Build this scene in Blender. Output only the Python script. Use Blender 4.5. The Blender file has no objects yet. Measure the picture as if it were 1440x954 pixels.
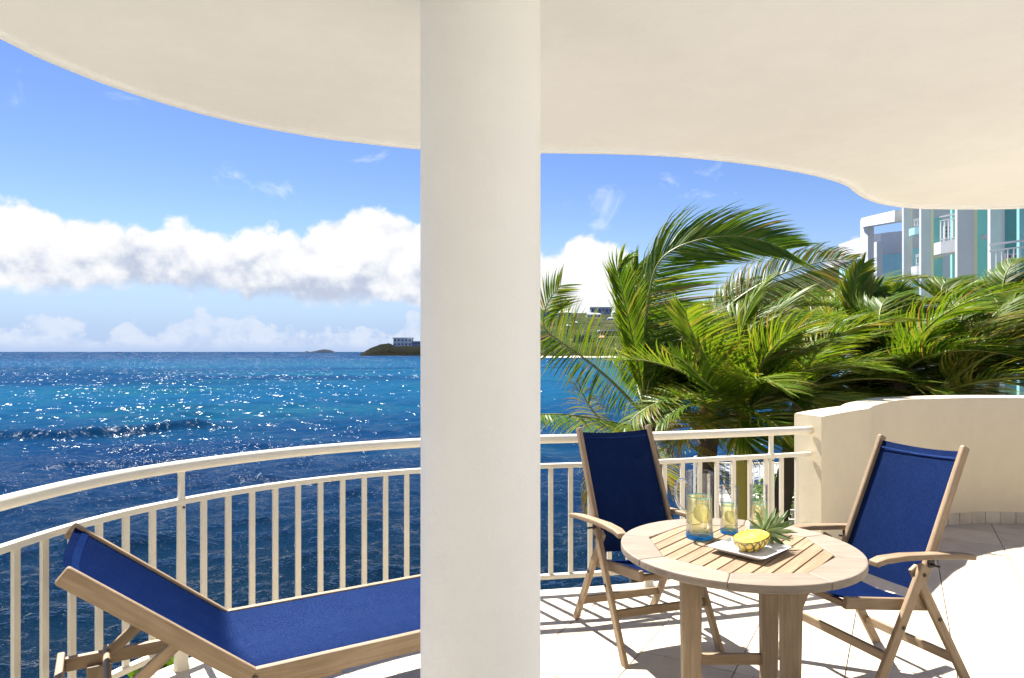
import bpy, math, random
import numpy as np
from mathutils import Vector, Matrix

# ------------------------------------------------------------------ camera, sky, sun, exposure
scene = bpy.context.scene
COL = scene.collection
CAMZ = 1.6
cam_d = bpy.data.cameras.new('camera')
cam = bpy.data.objects.new('camera', cam_d)
COL.objects.link(cam)
cam.location = (0, 0, CAMZ)
cam.rotation_euler = (math.radians(90), 0, 0)
cam_d.sensor_width = 36
cam_d.lens = 24
cam_d.shift_y = 18.0 / 1440.0
cam_d.clip_start = 0.05
cam_d.clip_end = 120000
scene.camera = cam

scene.view_settings.view_transform = 'Standard'
scene.view_settings.look = 'None'
scene.view_settings.gamma = 1
scene.view_settings.use_curve_mapping = False
scene.view_settings.exposure = 1.55
scene.render.engine = 'CYCLES'
scene.cycles.use_denoising = True
scene.cycles.use_adaptive_sampling = True
scene.cycles.adaptive_threshold = 0.02
scene.cycles.adaptive_min_samples = 16
scene.cycles.max_bounces = 8
scene.cycles.diffuse_bounces = 5
scene.cycles.transparent_max_bounces = 24
scene.cycles.sample_clamp_indirect = 6
scene.cycles.sample_clamp_direct = 4.0
scene.cycles.blur_glossy = 0.3

SUN = Vector((-0.36, 0.525, 1.0)).normalized()
SUN_EL = math.asin(SUN.z)
SUN_AZ = math.atan2(SUN.x, SUN.y)
sun_d = bpy.data.lights.new('sun', 'SUN')
sun_d.energy = 5.0
sun_d.angle = math.radians(0.53)
sun_d.color = (1.0, 0.97, 0.925)
sun = bpy.data.objects.new('sun', sun_d)
COL.objects.link(sun)
sun.rotation_euler = SUN.to_track_quat('Z', 'Y').to_euler()
sun.location = (-6, 9, 17)


class NT:
    """small helper that writes node graphs"""
    def __init__(self, tree):
        self.t = tree
        self.n = tree.nodes
        self.l = tree.links

    def node(self, typ, **kw):
        nd = self.n.new(typ)
        for k, v in kw.items():
            setattr(nd, k, v)
        return nd

    def put(self, sock, v):
        if isinstance(v, bpy.types.NodeSocket):
            self.l.new(v, sock)
        elif v is not None:
            if isinstance(v, (tuple, list)) and len(v) == 3 and sock.type == 'RGBA':
                v = (*v, 1)
            sock.default_value = v

    def m(self, op, a, b=None, c=None, clamp=False):
        nd = self.node('ShaderNodeMath', operation=op)
        nd.use_clamp = clamp
        self.put(nd.inputs[0], a)
        if b is not None:
            self.put(nd.inputs[1], b)
        if c is not None:
            self.put(nd.inputs[2], c)
        return nd.outputs[0]

    def mix(self, f, a, b, blend='MIX'):
        nd = self.node('ShaderNodeMix', data_type='RGBA', blend_type=blend)
        self.put(nd.inputs[0], f)
        self.put(nd.inputs[6], a)
        self.put(nd.inputs[7], b)
        return nd.outputs[2]

    def noise(self, vec, scale=5, detail=4, rough=0.5, dist=0.0, dim='3D'):
        nd = self.node('ShaderNodeTexNoise', noise_dimensions=dim)
        self.put(nd.inputs['Vector'], vec)
        nd.inputs['Scale'].default_value = scale
        nd.inputs['Detail'].default_value = detail
        nd.inputs['Roughness'].default_value = rough
        nd.inputs['Distortion'].default_value = dist
        return nd.outputs['Fac']

    def ramp(self, f, stops, interp='LINEAR'):
        nd = self.node('ShaderNodeValToRGB')
        nd.color_ramp.interpolation = interp
        el = nd.color_ramp.elements
        while len(el) < len(stops):
            el.new(0.5)
        for e, (p, c) in zip(el, stops):
            e.position = p
            e.color = (*c, 1) if len(c) == 3 else c
        self.put(nd.inputs[0], f)
        return nd.outputs[0]

    def smooth(self, v, a, b, to0=0.0, to1=1.0, kind='SMOOTHSTEP'):
        nd = self.node('ShaderNodeMapRange', interpolation_type=kind)
        self.put(nd.inputs[0], v)
        self.put(nd.inputs[1], a)
        self.put(nd.inputs[2], b)
        self.put(nd.inputs[3], to0)
        self.put(nd.inputs[4], to1)
        return nd.outputs[0]

    def curve(self, f, pts):
        nd = self.node('ShaderNodeFloatCurve')
        c = nd.mapping.curves[0]
        while len(c.points) < len(pts):
            c.points.new(0.5, 0.5)
        for p, (x, y) in zip(c.points, pts):
            p.location = (x, y)
            p.handle_type = 'AUTO'
        nd.mapping.update()
        self.put(nd.inputs['Value'], f)
        return nd.outputs[0]

    def combine(self, x, y, z):
        nd = self.node('ShaderNodeCombineXYZ')
        self.put(nd.inputs[0], x)
        self.put(nd.inputs[1], y)
        self.put(nd.inputs[2], z)
        return nd.outputs[0]


world = bpy.data.worlds.new('World')
scene.world = world
world.use_nodes = True
world.cycles.sampling_method = 'MANUAL'
world.cycles.sample_map_resolution = 512
wt = NT(world.node_tree)
world.node_tree.nodes.clear()
SKY_STRENGTH = 0.052


def build_sky():
    t = wt
    out = t.node('ShaderNodeOutputWorld')
    bg = t.node('ShaderNodeBackground')
    bg.inputs[1].default_value = SKY_STRENGTH
    t.l.new(bg.outputs[0], out.inputs[0])
    sky = t.node('ShaderNodeTexSky', sky_type='NISHITA')
    sky.sun_disc = False
    sky.sun_elevation = SUN_EL
    sky.sun_rotation = SUN_AZ
    sky.altitude = 0
    sky.air_density = 1.0
    sky.dust_density = 0.1
    sky.ozone_density = 2.0
    tc = t.node('ShaderNodeTexCoord')
    sep = t.node('ShaderNodeSeparateXYZ')
    t.l.new(tc.outputs['Generated'], sep.inputs[0])
    x, y, z = sep.outputs
    az = t.m('ARCTAN2', x, y)
    hyp = t.m('SQRT', t.m('ADD', t.m('MULTIPLY', x, x), t.m('MULTIPLY', y, y)))
    te = t.m('DIVIDE', z, t.m('MAXIMUM', hyp, 0.001))

    def prof(pts):
        """cloud outline seen along the horizon: (azimuth, tangent of elevation)"""
        o = []
        for px, py in pts:
            a = math.atan((px - 720) / 960)
            o.append(((a + 0.8) / 1.6, max(0.0, (495 - py) / 960 * math.cos(a)) / 0.4))
        o = [(0.0, o[0][1])] + o + [(1.0, o[-1][1])]
        return o
    f = t.m('ADD', t.m('MULTIPLY', az, 1 / 1.6), 0.5, clamp=True)
    top = t.m('MULTIPLY', t.curve(f, prof([(0, 268), (18, 276), (40, 282), (75, 304), (180, 309), (255, 311), (300, 326), (330, 324), (385, 319), (410, 328),
                                          (455, 314), (500, 300), (540, 293), (590, 307), (660, 320), (720, 315), (757, 337), (775, 352),
                                          (800, 340), (822, 327), (845, 337), (885, 348), (898, 385), (915, 470), (960, 494), (1035, 480), (1060, 388), (1085, 470),
                                          (1140, 470), (1158, 360), (1185, 362), (1205, 338), (1222, 360), (1260, 460), (1440, 470)])), 0.4)
    bot = t.m('MULTIPLY', t.curve(f, prof([(0, 414), (130, 410), (180, 404), (300, 412), (420, 423), (520, 428), (590, 432), (660, 436), (720, 470), (757, 494),
                                          (900, 494), (1100, 494), (1440, 494)])), 0.4)
    v = t.combine(az, te, 0.0)
    n1 = t.noise(v, 13, 6, 0.55, 0.0, '2D')
    n2 = t.noise(v, 42, 3, 0.55, 0.0, '2D')
    vo = t.node('ShaderNodeTexVoronoi', feature='F1', voronoi_dimensions='2D')
    t.put(vo.inputs['Vector'], t.combine(t.m('ADD', az, t.m('MULTIPLY', n2, 0.02)), te, 0.0))
    vo.inputs['Scale'].default_value = 34
    puff = t.m('SUBTRACT', 0.45, vo.outputs['Distance'])
    d = t.m('ADD', t.m('MULTIPLY', t.m('SUBTRACT', n1, 0.5), 0.045), t.m('MULTIPLY', t.m('SUBTRACT', n2, 0.5), 0.026))
    d = t.m('ADD', d, t.m('MULTIPLY', puff, 0.014))
    dt = t.m('ADD', t.m('SUBTRACT', top, te), d)
    db = t.m('ADD', t.m('SUBTRACT', te, bot), t.m('MULTIPLY', d, 0.6))
    mask = t.m('MULTIPLY', t.smooth(dt, -0.002, 0.014), t.smooth(db, -0.006, 0.014))
    # shading of the bank: bright tops, blue-grey bellies
    v2 = t.combine(t.m('MULTIPLY_ADD', az, 0.24, 3.7), te, 0.0)
    n3 = t.noise(v2, 30, 4, 0.55, 0.0, '2D')
    n4 = t.noise(t.combine(az, t.m('SUBTRACT', te, 0.012), 0.0), 13, 4, 0.55, 0.0, '2D')
    relief = t.m('MULTIPLY', t.m('SUBTRACT', n1, n4), 2.4)
    hgt = t.smooth(db, 0.0, 0.085)
    lum = t.m('ADD', t.m('ADD', t.m('MULTIPLY', hgt, 0.85), t.m('MULTIPLY', n3, 1.0)), t.m('ADD', relief, -0.24))
    lum = t.m('ADD', lum, t.m('MULTIPLY', puff, 0.5), clamp=True)
    ccol = t.ramp(lum, [(0.0, (3.7, 4.1, 5.1)), (0.30, (4.6, 4.95, 5.7)), (0.6, (5.8, 5.95, 6.3)), (1.0, (6.9, 6.9, 6.9))])
    # small clouds strung along the horizon
    n5 = t.noise(t.combine(t.m('ADD', az, 5.3), t.m('MULTIPLY', te, 1.3), 0.0), 30, 4, 0.6, 0.0, '2D')
    n6 = t.noise(t.combine(az, 8.8, 0.0), 9, 2, 0.6, 0.0, '2D')
    tt = t.m('ADD', 0.014, t.m('MULTIPLY', t.m('SUBTRACT', n6, 0.36), 0.16))
    dl = t.m('ADD', t.m('SUBTRACT', tt, te), t.m('MULTIPLY', t.m('SUBTRACT', n5, 0.5), 0.05))
    low = t.m('MULTIPLY', t.smooth(dl, -0.001, 0.008), t.smooth(te, -0.002, 0.016))
    low = t.m('MULTIPLY', low, t.smooth(n5, 0.25, 0.65, 0.15, 0.85))
    wn = t.noise(t.combine(t.m('MULTIPLY_ADD', az, 0.6, 7.7), te, 0.0), 11, 5, 0.6, 0.4, '2D')
    wisp = t.m('MULTIPLY', t.smooth(wn, 0.63, 0.80, 0.0, 0.5), t.smooth(te, 0.12, 0.2))
    hs = t.node('ShaderNodeHueSaturation')
    hs.inputs['Saturation'].default_value = 1.22
    hs.inputs['Hue'].default_value = 0.518
    t.l.new(sky.outputs[0], hs.inputs['Color'])
    c = hs.outputs[0]
    c = t.mix(t.smooth(te, 0.20, 0.0, 0.0, 0.92), c, (2.7, 3.75, 6.0))
    c = t.mix(wisp, c, (6.0, 6.6, 7.6))
    c = t.mix(low, c, (5.0, 5.5, 6.5))
    c = t.mix(mask, c, ccol)
    t.l.new(c, bg.inputs[0])


build_sky()

# ------------------------------------------------------------------ helpers
R = random.Random(7)
HZ = 495.0
FP = 960.0


def at(px, py, d):
    """the point at depth d that the photograph shows at pixel (px, py)"""
    return Vector(((px - 720) / FP * d, d, CAMZ - (py - HZ) / FP * d))


def tag(o, label=None, cat=None, group=None, kind=None):
    if label:
        o['label'] = label
    if cat:
        o['category'] = cat
    if group:
        o['group'] = group
    if kind:
        o['kind'] = kind
    return o


def empty(name, loc=(0, 0, 0), rz=0.0):
    o = bpy.data.objects.new(name, None)
    o.empty_display_size = 0.1
    o.location = loc
    o.rotation_euler = (0, 0, rz)
    COL.objects.link(o)
    return o


def link(name, me, parent=None):
    o = bpy.data.objects.new(name, me)
    COL.objects.link(o)
    if parent is not None:
        o.parent = parent
    return o


def copy_tree(o, parent=None):
    c = o.copy()
    COL.objects.link(c)
    c.parent = parent
    for ch in [k for k in bpy.data.objects if k.parent == o]:
        copy_tree(ch, c)
    return c


class MB:
    """collects shapes, then builds ONE mesh object"""
    def __init__(self):
        self.v = []
        self.f = []
        self.mi = []
        self.attr = []

    def add(self, vs, fs, mi=0):
        b = len(self.v)
        self.v += [tuple(p) for p in vs]
        self.f += [tuple(i + b for i in f) for f in fs]
        self.mi += [mi] * len(fs)
        return self

    def box(self, x0, x1, y0, y1, z0, z1, mi=0):
        vs = [(x0, y0, z0), (x1, y0, z0), (x1, y1, z0), (x0, y1, z0), (x0, y0, z1), (x1, y0, z1), (x1, y1, z1), (x0, y1, z1)]
        fs = [(3, 2, 1, 0), (4, 5, 6, 7), (0, 1, 5, 4), (1, 2, 6, 5), (2, 3, 7, 6), (3, 0, 4, 7)]
        return self.add(vs, fs, mi)

    def bar(self, p0, p1, w, h, up=(0, 0, 1), w1=None, h1=None, mi=0):
        """beam from p0 to p1; w across, h along up"""
        p0, p1 = Vector(p0), Vector(p1)
        t = (p1 - p0).normalized()
        s = t.cross(Vector(up))
        if s.length < 1e-5:
            s = t.cross(Vector((1, 0, 0)))
        s.normalize()
        u = s.cross(t).normalized()
        w1 = w if w1 is None else w1
        h1 = h if h1 is None else h1
        vs = []
        for p, a, b in ((p0, w, h), (p1, w1, h1)):
            for i, j in ((-1, -1), (1, -1), (1, 1), (-1, 1)):
                vs.append(p + s * (i * a / 2) + u * (j * b / 2))
        fs = [(3, 2, 1, 0), (4, 5, 6, 7), (0, 1, 5, 4), (1, 2, 6, 5), (2, 3, 7, 6), (3, 0, 4, 7)]
        return self.add(vs, fs, mi)

    def tube(self, path, r, seg=12, cap=True, mi=0):
        path = [Vector(p) for p in path]
        n = len(path)
        rr = r if isinstance(r, (list, tuple)) else [r] * n
        vs, fs = [], []
        ref = Vector((0, 0, 1))
        for i, p in enumerate(path):
            t = (path[min(i + 1, n - 1)] - path[max(i - 1, 0)]).normalized()
            if abs(t.dot(ref)) > 0.95:
                ref = Vector((1, 0, 0)) if abs(t.x) < 0.9 else Vector((0, 1, 0))
            s = t.cross(ref).normalized()
            u = s.cross(t).normalized()
            for k in range(seg):
                a = 2 * math.pi * k / seg
                vs.append(p + (s * math.cos(a) + u * math.sin(a)) * rr[i])
        for i in range(n - 1):
            for k in range(seg):
                a, b = i * seg + k, i * seg + (k + 1) % seg
                fs.append((a, b, b + seg, a + seg))
        if cap:
            fs.append(tuple(reversed(range(seg))))
            fs.append(tuple((n - 1) * seg + k for k in range(seg)))
        return self.add(vs, fs, mi)

    def sweep(self, path, w, h, mi=0):
        """flat bar of width w (horizontal) and height h along a level path"""
        path = [Vector(p) for p in path]
        n = len(path)
        vs, fs = [], []
        for i, p in enumerate(path):
            t = path[min(i + 1, n - 1)] - path[max(i - 1, 0)]
            s = Vector((t.y, -t.x, 0)).normalized()
            for a, b in ((-1, -1), (1, -1), (1, 1), (-1, 1)):
                vs.append(p + s * (a * w / 2) + Vector((0, 0, b * h / 2)))
        for i in range(n - 1):
            for k in range(4):
                a, b = i * 4 + k, i * 4 + (k + 1) % 4
                fs.append((a, b, b + 4, a + 4))
        fs.append((3, 2, 1, 0))
        fs.append(tuple((n - 1) * 4 + k for k in range(4)))
        return self.add(vs, fs, mi)

    def lathe(self, prof, seg=32, c=(0, 0, 0), mi=0):
        vs, fs = [], []
        for r, z in prof:
            for k in range(seg):
                a = 2 * math.pi * k / seg
                vs.append((c[0] + r * math.cos(a), c[1] + r * math.sin(a), c[2] + z))
        for i in range(len(prof) - 1):
            for k in range(seg):
                a, b = i * seg + k, i * seg + (k + 1) % seg
                fs.append((a, b, b + seg, a + seg))
        return self.add(vs, fs, mi)

    def prism(self, poly, z0, z1, mi=0):
        n = len(poly)
        vs = [(p[0], p[1], z0) for p in poly] + [(p[0], p[1], z1) for p in poly]
        fs = [tuple(reversed(range(n))), tuple(range(n, 2 * n))]
        fs += [(i, (i + 1) % n, n + (i + 1) % n, n + i) for i in range(n)]
        return self.add(vs, fs, mi)

    def mesh(self, name, mats, smooth=False):
        me = bpy.data.meshes.new(name)
        me.from_pydata(self.v, [], self.f)
        for m in (mats if isinstance(mats, (list, tuple)) else [mats]):
            me.materials.append(m)
        if any(self.mi):
            me.polygons.foreach_set('material_index', self.mi)
        if smooth:
            me.polygons.foreach_set('use_smooth', [True] * len(me.polygons))
        if self.attr:
            a = me.attributes.new('tint', 'FLOAT', 'POINT')
            a.data.foreach_set('value', self.attr)
        me.validate()
        me.update()
        return me

    def build(self, name, mats, parent=None, smooth=False, bevel=0.0, auto=False):
        o = link(name, self.mesh(name, mats, smooth or auto), parent)
        if auto:
            o.data.set_sharp_from_angle(angle=math.radians(40))
        if bevel:
            b = o.modifiers.new('bevel', 'BEVEL')
            b.width = bevel
            b.segments = 2
            b.limit_method = 'ANGLE'
            b.angle_limit = math.radians(40)
        return o


def catmull(pts, step=None, n=12):
    P = [Vector(p) for p in pts]
    P = [P[0] * 2 - P[1]] + P + [P[-1] * 2 - P[-2]]
    out = []
    for i in range(1, len(P) - 2):
        a, b, c, d = P[i - 1:i + 3]
        for k in range(n):
            t = k / n
            out.append(0.5 * ((2 * b) + (c - a) * t + (2 * a - 5 * b + 4 * c - d) * t * t + (3 * b - a - 3 * c + d) * t ** 3))
    out.append(P[-2].copy())
    if step:
        return resample(out, step)
    return out


def resample(pts, step=None, count=None):
    L = [0.0]
    for a, b in zip(pts, pts[1:]):
        L.append(L[-1] + (b - a).length)
    tot = L[-1]
    n = count or max(2, int(round(tot / step)) + 1)
    out, j = [], 0
    for i in range(n):
        s = tot * i / (n - 1)
        while j < len(L) - 2 and L[j + 1] < s:
            j += 1
        k = (s - L[j]) / max(1e-9, L[j + 1] - L[j])
        out.append(pts[j].lerp(pts[j + 1], k))
    return out


def along(pts, dist_list):
    L = [0.0]
    for a, b in zip(pts, pts[1:]):
        L.append(L[-1] + (b - a).length)
    res = []
    for s in dist_list:
        j = 0
        while j < len(L) - 2 and L[j + 1] < s:
            j += 1
        k = (s - L[j]) / max(1e-9, L[j + 1] - L[j])
        res.append((pts[j].lerp(pts[j + 1], k), (pts[j + 1] - pts[j]).normalized()))
    return res, L[-1]


def offset(pts, d):
    out = []
    n = len(pts)
    for i, p in enumerate(pts):
        t = pts[min(i + 1, n - 1)] - pts[max(i - 1, 0)]
        s = Vector((-t.y, t.x, 0)).normalized()
        out.append(p + s * d)
    return out


# ------------------------------------------------------------------ materials
MATS = {}


def new_mat(name):
    m = bpy.data.materials.new(name)
    m.use_nodes = True
    nt = NT(m.node_tree)
    b = m.node_tree.nodes['Principled BSDF']
    MATS[name] = m
    return m, nt, b


def coords(t, kind='Object'):
    return t.node('ShaderNodeTexCoord').outputs[kind]


def bump(t, b, h, strength=0.3, dist=0.01):
    nd = t.node('ShaderNodeBump')
    nd.inputs['Strength'].default_value = strength
    nd.inputs['Distance'].default_value = dist
    t.put(nd.inputs['Height'], h)
    t.l.new(nd.outputs[0], b.inputs['Normal'])
    return nd


def painted(name, col, rough=0.6, var=0.06, stain=None, bumps=0.25, bdist=0.004, scale=1.0, fine=60):
    """painted render: slight mottling, faint marks, roller texture"""
    m, t, b = new_mat(name)
    p = t.node('ShaderNodeNewGeometry').outputs['Position']
    n = t.noise(p, 1.3 * scale, 5, 0.6)
    n2 = t.noise(p, 9 * scale, 4, 0.6)
    f = t.m('ADD', t.m('MULTIPLY', n, 0.65), t.m('MULTIPLY', n2, 0.35))
    lo = tuple(c * (1 - var) for c in col)
    hi = tuple(min(1, c * (1 + var * 0.6)) for c in col)
    c = t.mix(t.smooth(f, 0.35, 0.65), lo, hi)
    if stain:
        sp = t.smooth(t.noise(p, 5.5 * scale, 6, 0.72, 0.6), 0.66, 0.80, 0.0, 0.55)
        c = t.mix(sp, c, stain)
    t.l.new(c, b.inputs['Base Color'])
    b.inputs['Roughness'].default_value = rough
    h = t.m('ADD', t.noise(p, fine * scale, 4, 0.6), t.m('MULTIPLY', t.noise(p, fine * 0.15 * scale, 3, 0.5), 1.2))
    bump(t, b, h, bumps, bdist)
    return m


M_CEIL = painted('ceiling_paint', (0.87, 0.88, 0.875), 0.75, 0.03, (0.76, 0.73, 0.66), 0.25, 0.004, 1.0, 45)
M_COLUMN = painted('column_paint', (0.86, 0.85, 0.81), 0.6, 0.025, None, 0.55, 0.004, 1.0, 70)
M_WALL = painted('wall_paint', (0.68, 0.585, 0.40), 0.75, 0.04, (0.66, 0.57, 0.43), 0.3, 0.004, 1.0, 50)
M_SLAB = painted('slab_concrete', (0.66, 0.60, 0.50), 0.8, 0.08, (0.45, 0.40, 0.32))
M_RAIL = painted('rail_paint', (0.72, 0.67, 0.54), 0.32, 0.03, (0.62, 0.53, 0.38), 0.08, 0.002, 3.0, 40)


def wood(name, a, b_, grain=(1, 0, 0)):
    m, t, b = new_mat(name)
    p = coords(t)
    oi = t.node('ShaderNodeObjectInfo')
    mp = t.node('ShaderNodeMapping')
    t.l.new(p, mp.inputs[0])
    sc = [3.0 if g else 42.0 for g in grain]
    mp.inputs['Scale'].default_value = sc
    off = t.node('ShaderNodeVectorMath', operation='ADD')
    t.l.new(mp.outputs[0], off.inputs[0])
    t.l.new(t.combine(t.m('MULTIPLY', oi.outputs['Random'], 37), t.m('MULTIPLY', oi.outputs['Random'], 91), 0.0), off.inputs[1])
    n = t.noise(off.outputs[0], 1.0, 6, 0.62, 0.5)
    n2 = t.noise(p, 7, 4, 0.6)
    f = t.m('ADD', t.m('MULTIPLY', n, 0.75), t.m('MULTIPLY', n2, 0.25))
    c = t.ramp(f, [(0.30, b_), (0.52, tuple((x + y) / 2 for x, y in zip(a, b_))), (0.70, a)])
    vary = t.m('ADD', 0.86, t.m('MULTIPLY', oi.outputs['Random'], 0.26))
    c = t.mix(1.0, c, t.combine(vary, vary, vary), 'MULTIPLY')
    t.l.new(c, b.inputs['Base Color'])
    b.inputs['Roughness'].default_value = 0.62
    bump(t, b, n, 0.35, 0.002)
    return m


M_WOODX = wood('teak_along_x', (0.36, 0.262, 0.160), (0.19, 0.122, 0.062), (1, 0, 0))
M_WOODY = wood('teak_along_y', (0.36, 0.262, 0.160), (0.19, 0.122, 0.062), (0, 1, 0))
M_WOODZ = wood('teak_along_z', (0.31, 0.232, 0.145), (0.155, 0.102, 0.053), (0, 0, 1))
M_RIM = wood('bleached_teak_rim', (0.31, 0.255, 0.195), (0.20, 0.153, 0.108), (1, 0, 0))


def sling(name, base, sheer, gloss=0.07, see=0.06):
    m, t, b = new_mat(name)
    out = m.node_tree.nodes['Material Output']
    p = coords(t)
    w = t.node('ShaderNodeTexWave', wave_type='BANDS', bands_direction='X')
    t.put(w.inputs['Vector'], p)
    w.inputs['Scale'].default_value = 130
    w2 = t.node('ShaderNodeTexWave', wave_type='BANDS', bands_direction='Y')
    t.put(w2.inputs['Vector'], p)
    w2.inputs['Scale'].default_value = 130
    dust = t.noise(p, 9, 6, 0.65, 0.4)
    spk = t.noise(p, 260, 2, 0.5)
    c = t.mix(t.smooth(dust, 0.42, 0.72, 0.0, 0.35), base, sheer)
    c = t.mix(t.smooth(spk, 0.5, 0.75, 0.0, 0.3), c, sheer)
    t.l.new(c, b.inputs['Base Color'])
    b.inputs['Roughness'].default_value = 0.9
    b.inputs['Specular IOR Level'].default_value = 0.0
    sh = t.node('ShaderNodeBsdfGlossy')
    sh.inputs['Roughness'].default_value = 0.50
    t.put(sh.inputs['Color'], t.mix(t.smooth(spk, 0.3, 0.7), (0.05, 0.12, 0.38), (0.22, 0.36, 0.85)))
    ms = t.node('ShaderNodeMixShader')
    ms.inputs[0].default_value = gloss
    t.l.new(b.outputs[0], ms.inputs[1])
    t.l.new(sh.outputs[0], ms.inputs[2])
    nbm = bump(t, b, t.m('ADD', t.m('ADD', w.outputs['Fac'], w2.outputs['Fac']), t.m('MULTIPLY', spk, 5.0)), 0.35, 0.0012)
    t.l.new(nbm.outputs[0], sh.inputs['Normal'])
    tr = t.node('ShaderNodeBsdfTranslucent')
    tr.inputs[0].default_value = (*[x * 1.2 for x in base], 1)
    tp = t.node('ShaderNodeBsdfTransparent')
    tp.inputs[0].default_value = (0.35, 0.5, 1.0, 1)
    m1 = t.node('ShaderNodeMixShader')
    m1.inputs[0].default_value = 0.04
    t.l.new(ms.outputs[0], m1.inputs[1])
    t.l.new(tr.outputs[0], m1.inputs[2])
    m2 = t.node('ShaderNodeMixShader')
    m2.inputs[0].default_value = see
    t.l.new(m1.outputs[0], m2.inputs[1])
    t.l.new(tp.outputs[0], m2.inputs[2])
    t.l.new(m2.outputs[0], out.inputs[0])
    return m


M_SLING = sling('navy_sling', (0.0011, 0.0055, 0.033), (0.0035, 0.0125, 0.052), 0.05, 0.006)
M_HEM = sling('sling_hem', (0.003, 0.012, 0.060), (0.008, 0.026, 0.09), 0.05, 0.0)


def plain(name, col, rough=0.5, metal=0.0, spec=0.5):
    m, t, b = new_mat(name)
    p = coords(t)
    n = t.noise(p, 14, 5, 0.6)
    c = t.mix(n, tuple(x * 0.85 for x in col), tuple(min(1, x * 1.12) for x in col))
    t.l.new(c, b.inputs['Base Color'])
    b.inputs['Roughness'].default_value = rough
    b.inputs['Metallic'].default_value = metal
    b.inputs['Specular IOR Level'].default_value = spec
    return m


M_METAL = plain('dark_bracket_metal', (0.06, 0.055, 0.05), 0.4, 0.8)
M_PLATE = plain('white_porcelain', (0.80, 0.80, 0.82), 0.15)


def tile_mat():
    m, t, b = new_mat('cream_tile')
    p = t.node('ShaderNodeNewGeometry').outputs['Position']
    oi = t.node('ShaderNodeObjectInfo').outputs['Random']
    pv = t.node('ShaderNodeVectorMath', operation='ADD')
    t.l.new(p, pv.inputs[0])
    t.l.new(t.combine(t.m('MULTIPLY', oi, 53), t.m('MULTIPLY', oi, 17), 0), pv.inputs[1])
    q = pv.outputs[0]
    n = t.noise(q, 3.0, 7, 0.62, 0.9)
    n2 = t.noise(q, 16, 5, 0.6, 0.4)
    c = t.ramp(t.m('ADD', t.m('MULTIPLY', n, 0.7), t.m('MULTIPLY', n2, 0.3)),
               [(0.30, (0.36, 0.29, 0.20)), (0.45, (0.50, 0.435, 0.33)), (0.62, (0.58, 0.515, 0.405)), (0.75, (0.62, 0.56, 0.45))])
    v = t.m('ADD', 0.93, t.m('MULTIPLY', oi, 0.12))
    c = t.mix(1.0, c, t.combine(v, v, v), 'MULTIPLY')
    t.l.new(c, b.inputs['Base Color'])
    t.put(b.inputs['Roughness'], t.smooth(n2, 0.3, 0.7, 0.38, 0.6))
    bump(t, b, n2, 0.12, 0.003)
    return m


M_TILE = tile_mat()
M_GROUT = plain('tile_grout', (0.12, 0.10, 0.075), 0.9)


def thin_glass(name, tint=(1, 1, 1), edge=0.55, base=0.0):
    m, t, b = new_mat(name)
    out = m.node_tree.nodes['Material Output']
    m.node_tree.nodes.remove(b)
    tp = t.node('ShaderNodeBsdfTransparent')
    tp.inputs[0].default_value = (*tint, 1)
    gl = t.node('ShaderNodeBsdfGlossy')
    gl.inputs['Roughness'].default_value = 0.03
    lw = t.node('ShaderNodeLayerWeight')
    lw.inputs[0].default_value = 0.35
    f = t.m('ADD', t.m('MULTIPLY', t.m('POWER', lw.outputs['Fresnel'], 0.9), edge), base, clamp=True)
    mx = t.node('ShaderNodeMixShader')
    t.l.new(f, mx.inputs[0])
    t.l.new(tp.outputs[0], mx.inputs[1])
    t.l.new(gl.outputs[0], mx.inputs[2])
    t.l.new(mx.outputs[0], out.inputs[0])
    return m


M_GLASS = thin_glass('clear_glass', (0.985, 0.992, 0.995), 0.55)
M_BLUEGLASS = None


def liquid(name, tint, ior=1.33, mixf=0.45, body=(0.6, 0.5, 0.2)):
    m, t, b = new_mat(name)
    out = m.node_tree.nodes['Material Output']
    m.node_tree.nodes.remove(b)
    tp = t.node('ShaderNodeBsdfTransparent')
    tp.inputs[0].default_value = (*tint, 1)
    gl = t.node('ShaderNodeBsdfGlass')
    gl.inputs['Color'].default_value = (*tint, 1)
    gl.inputs['IOR'].default_value = ior
    gl.inputs['Roughness'].default_value = 0.02
    mx = t.node('ShaderNodeMixShader')
    mx.inputs[0].default_value = mixf
    t.l.new(tp.outputs[0], mx.inputs[1])
    t.l.new(gl.outputs[0], mx.inputs[2])
    df = t.node('ShaderNodeBsdfTranslucent')
    df.inputs[0].default_value = (*body, 1)
    m2 = t.node('ShaderNodeMixShader')
    m2.inputs[0].default_value = 0.16
    t.l.new(mx.outputs[0], m2.inputs[1])
    t.l.new(df.outputs[0], m2.inputs[2])
    t.l.new(m2.outputs[0], out.inputs[0])
    return m


M_LEMON = liquid('pale_yellow_drink', (0.985, 0.95, 0.72), 1.33, 0.35, (0.95, 0.88, 0.55))
M_BLUEBASE = liquid('blue_glass_base', (0.28, 0.66, 0.97), 1.45, 0.5, (0.10, 0.42, 0.9))


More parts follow.
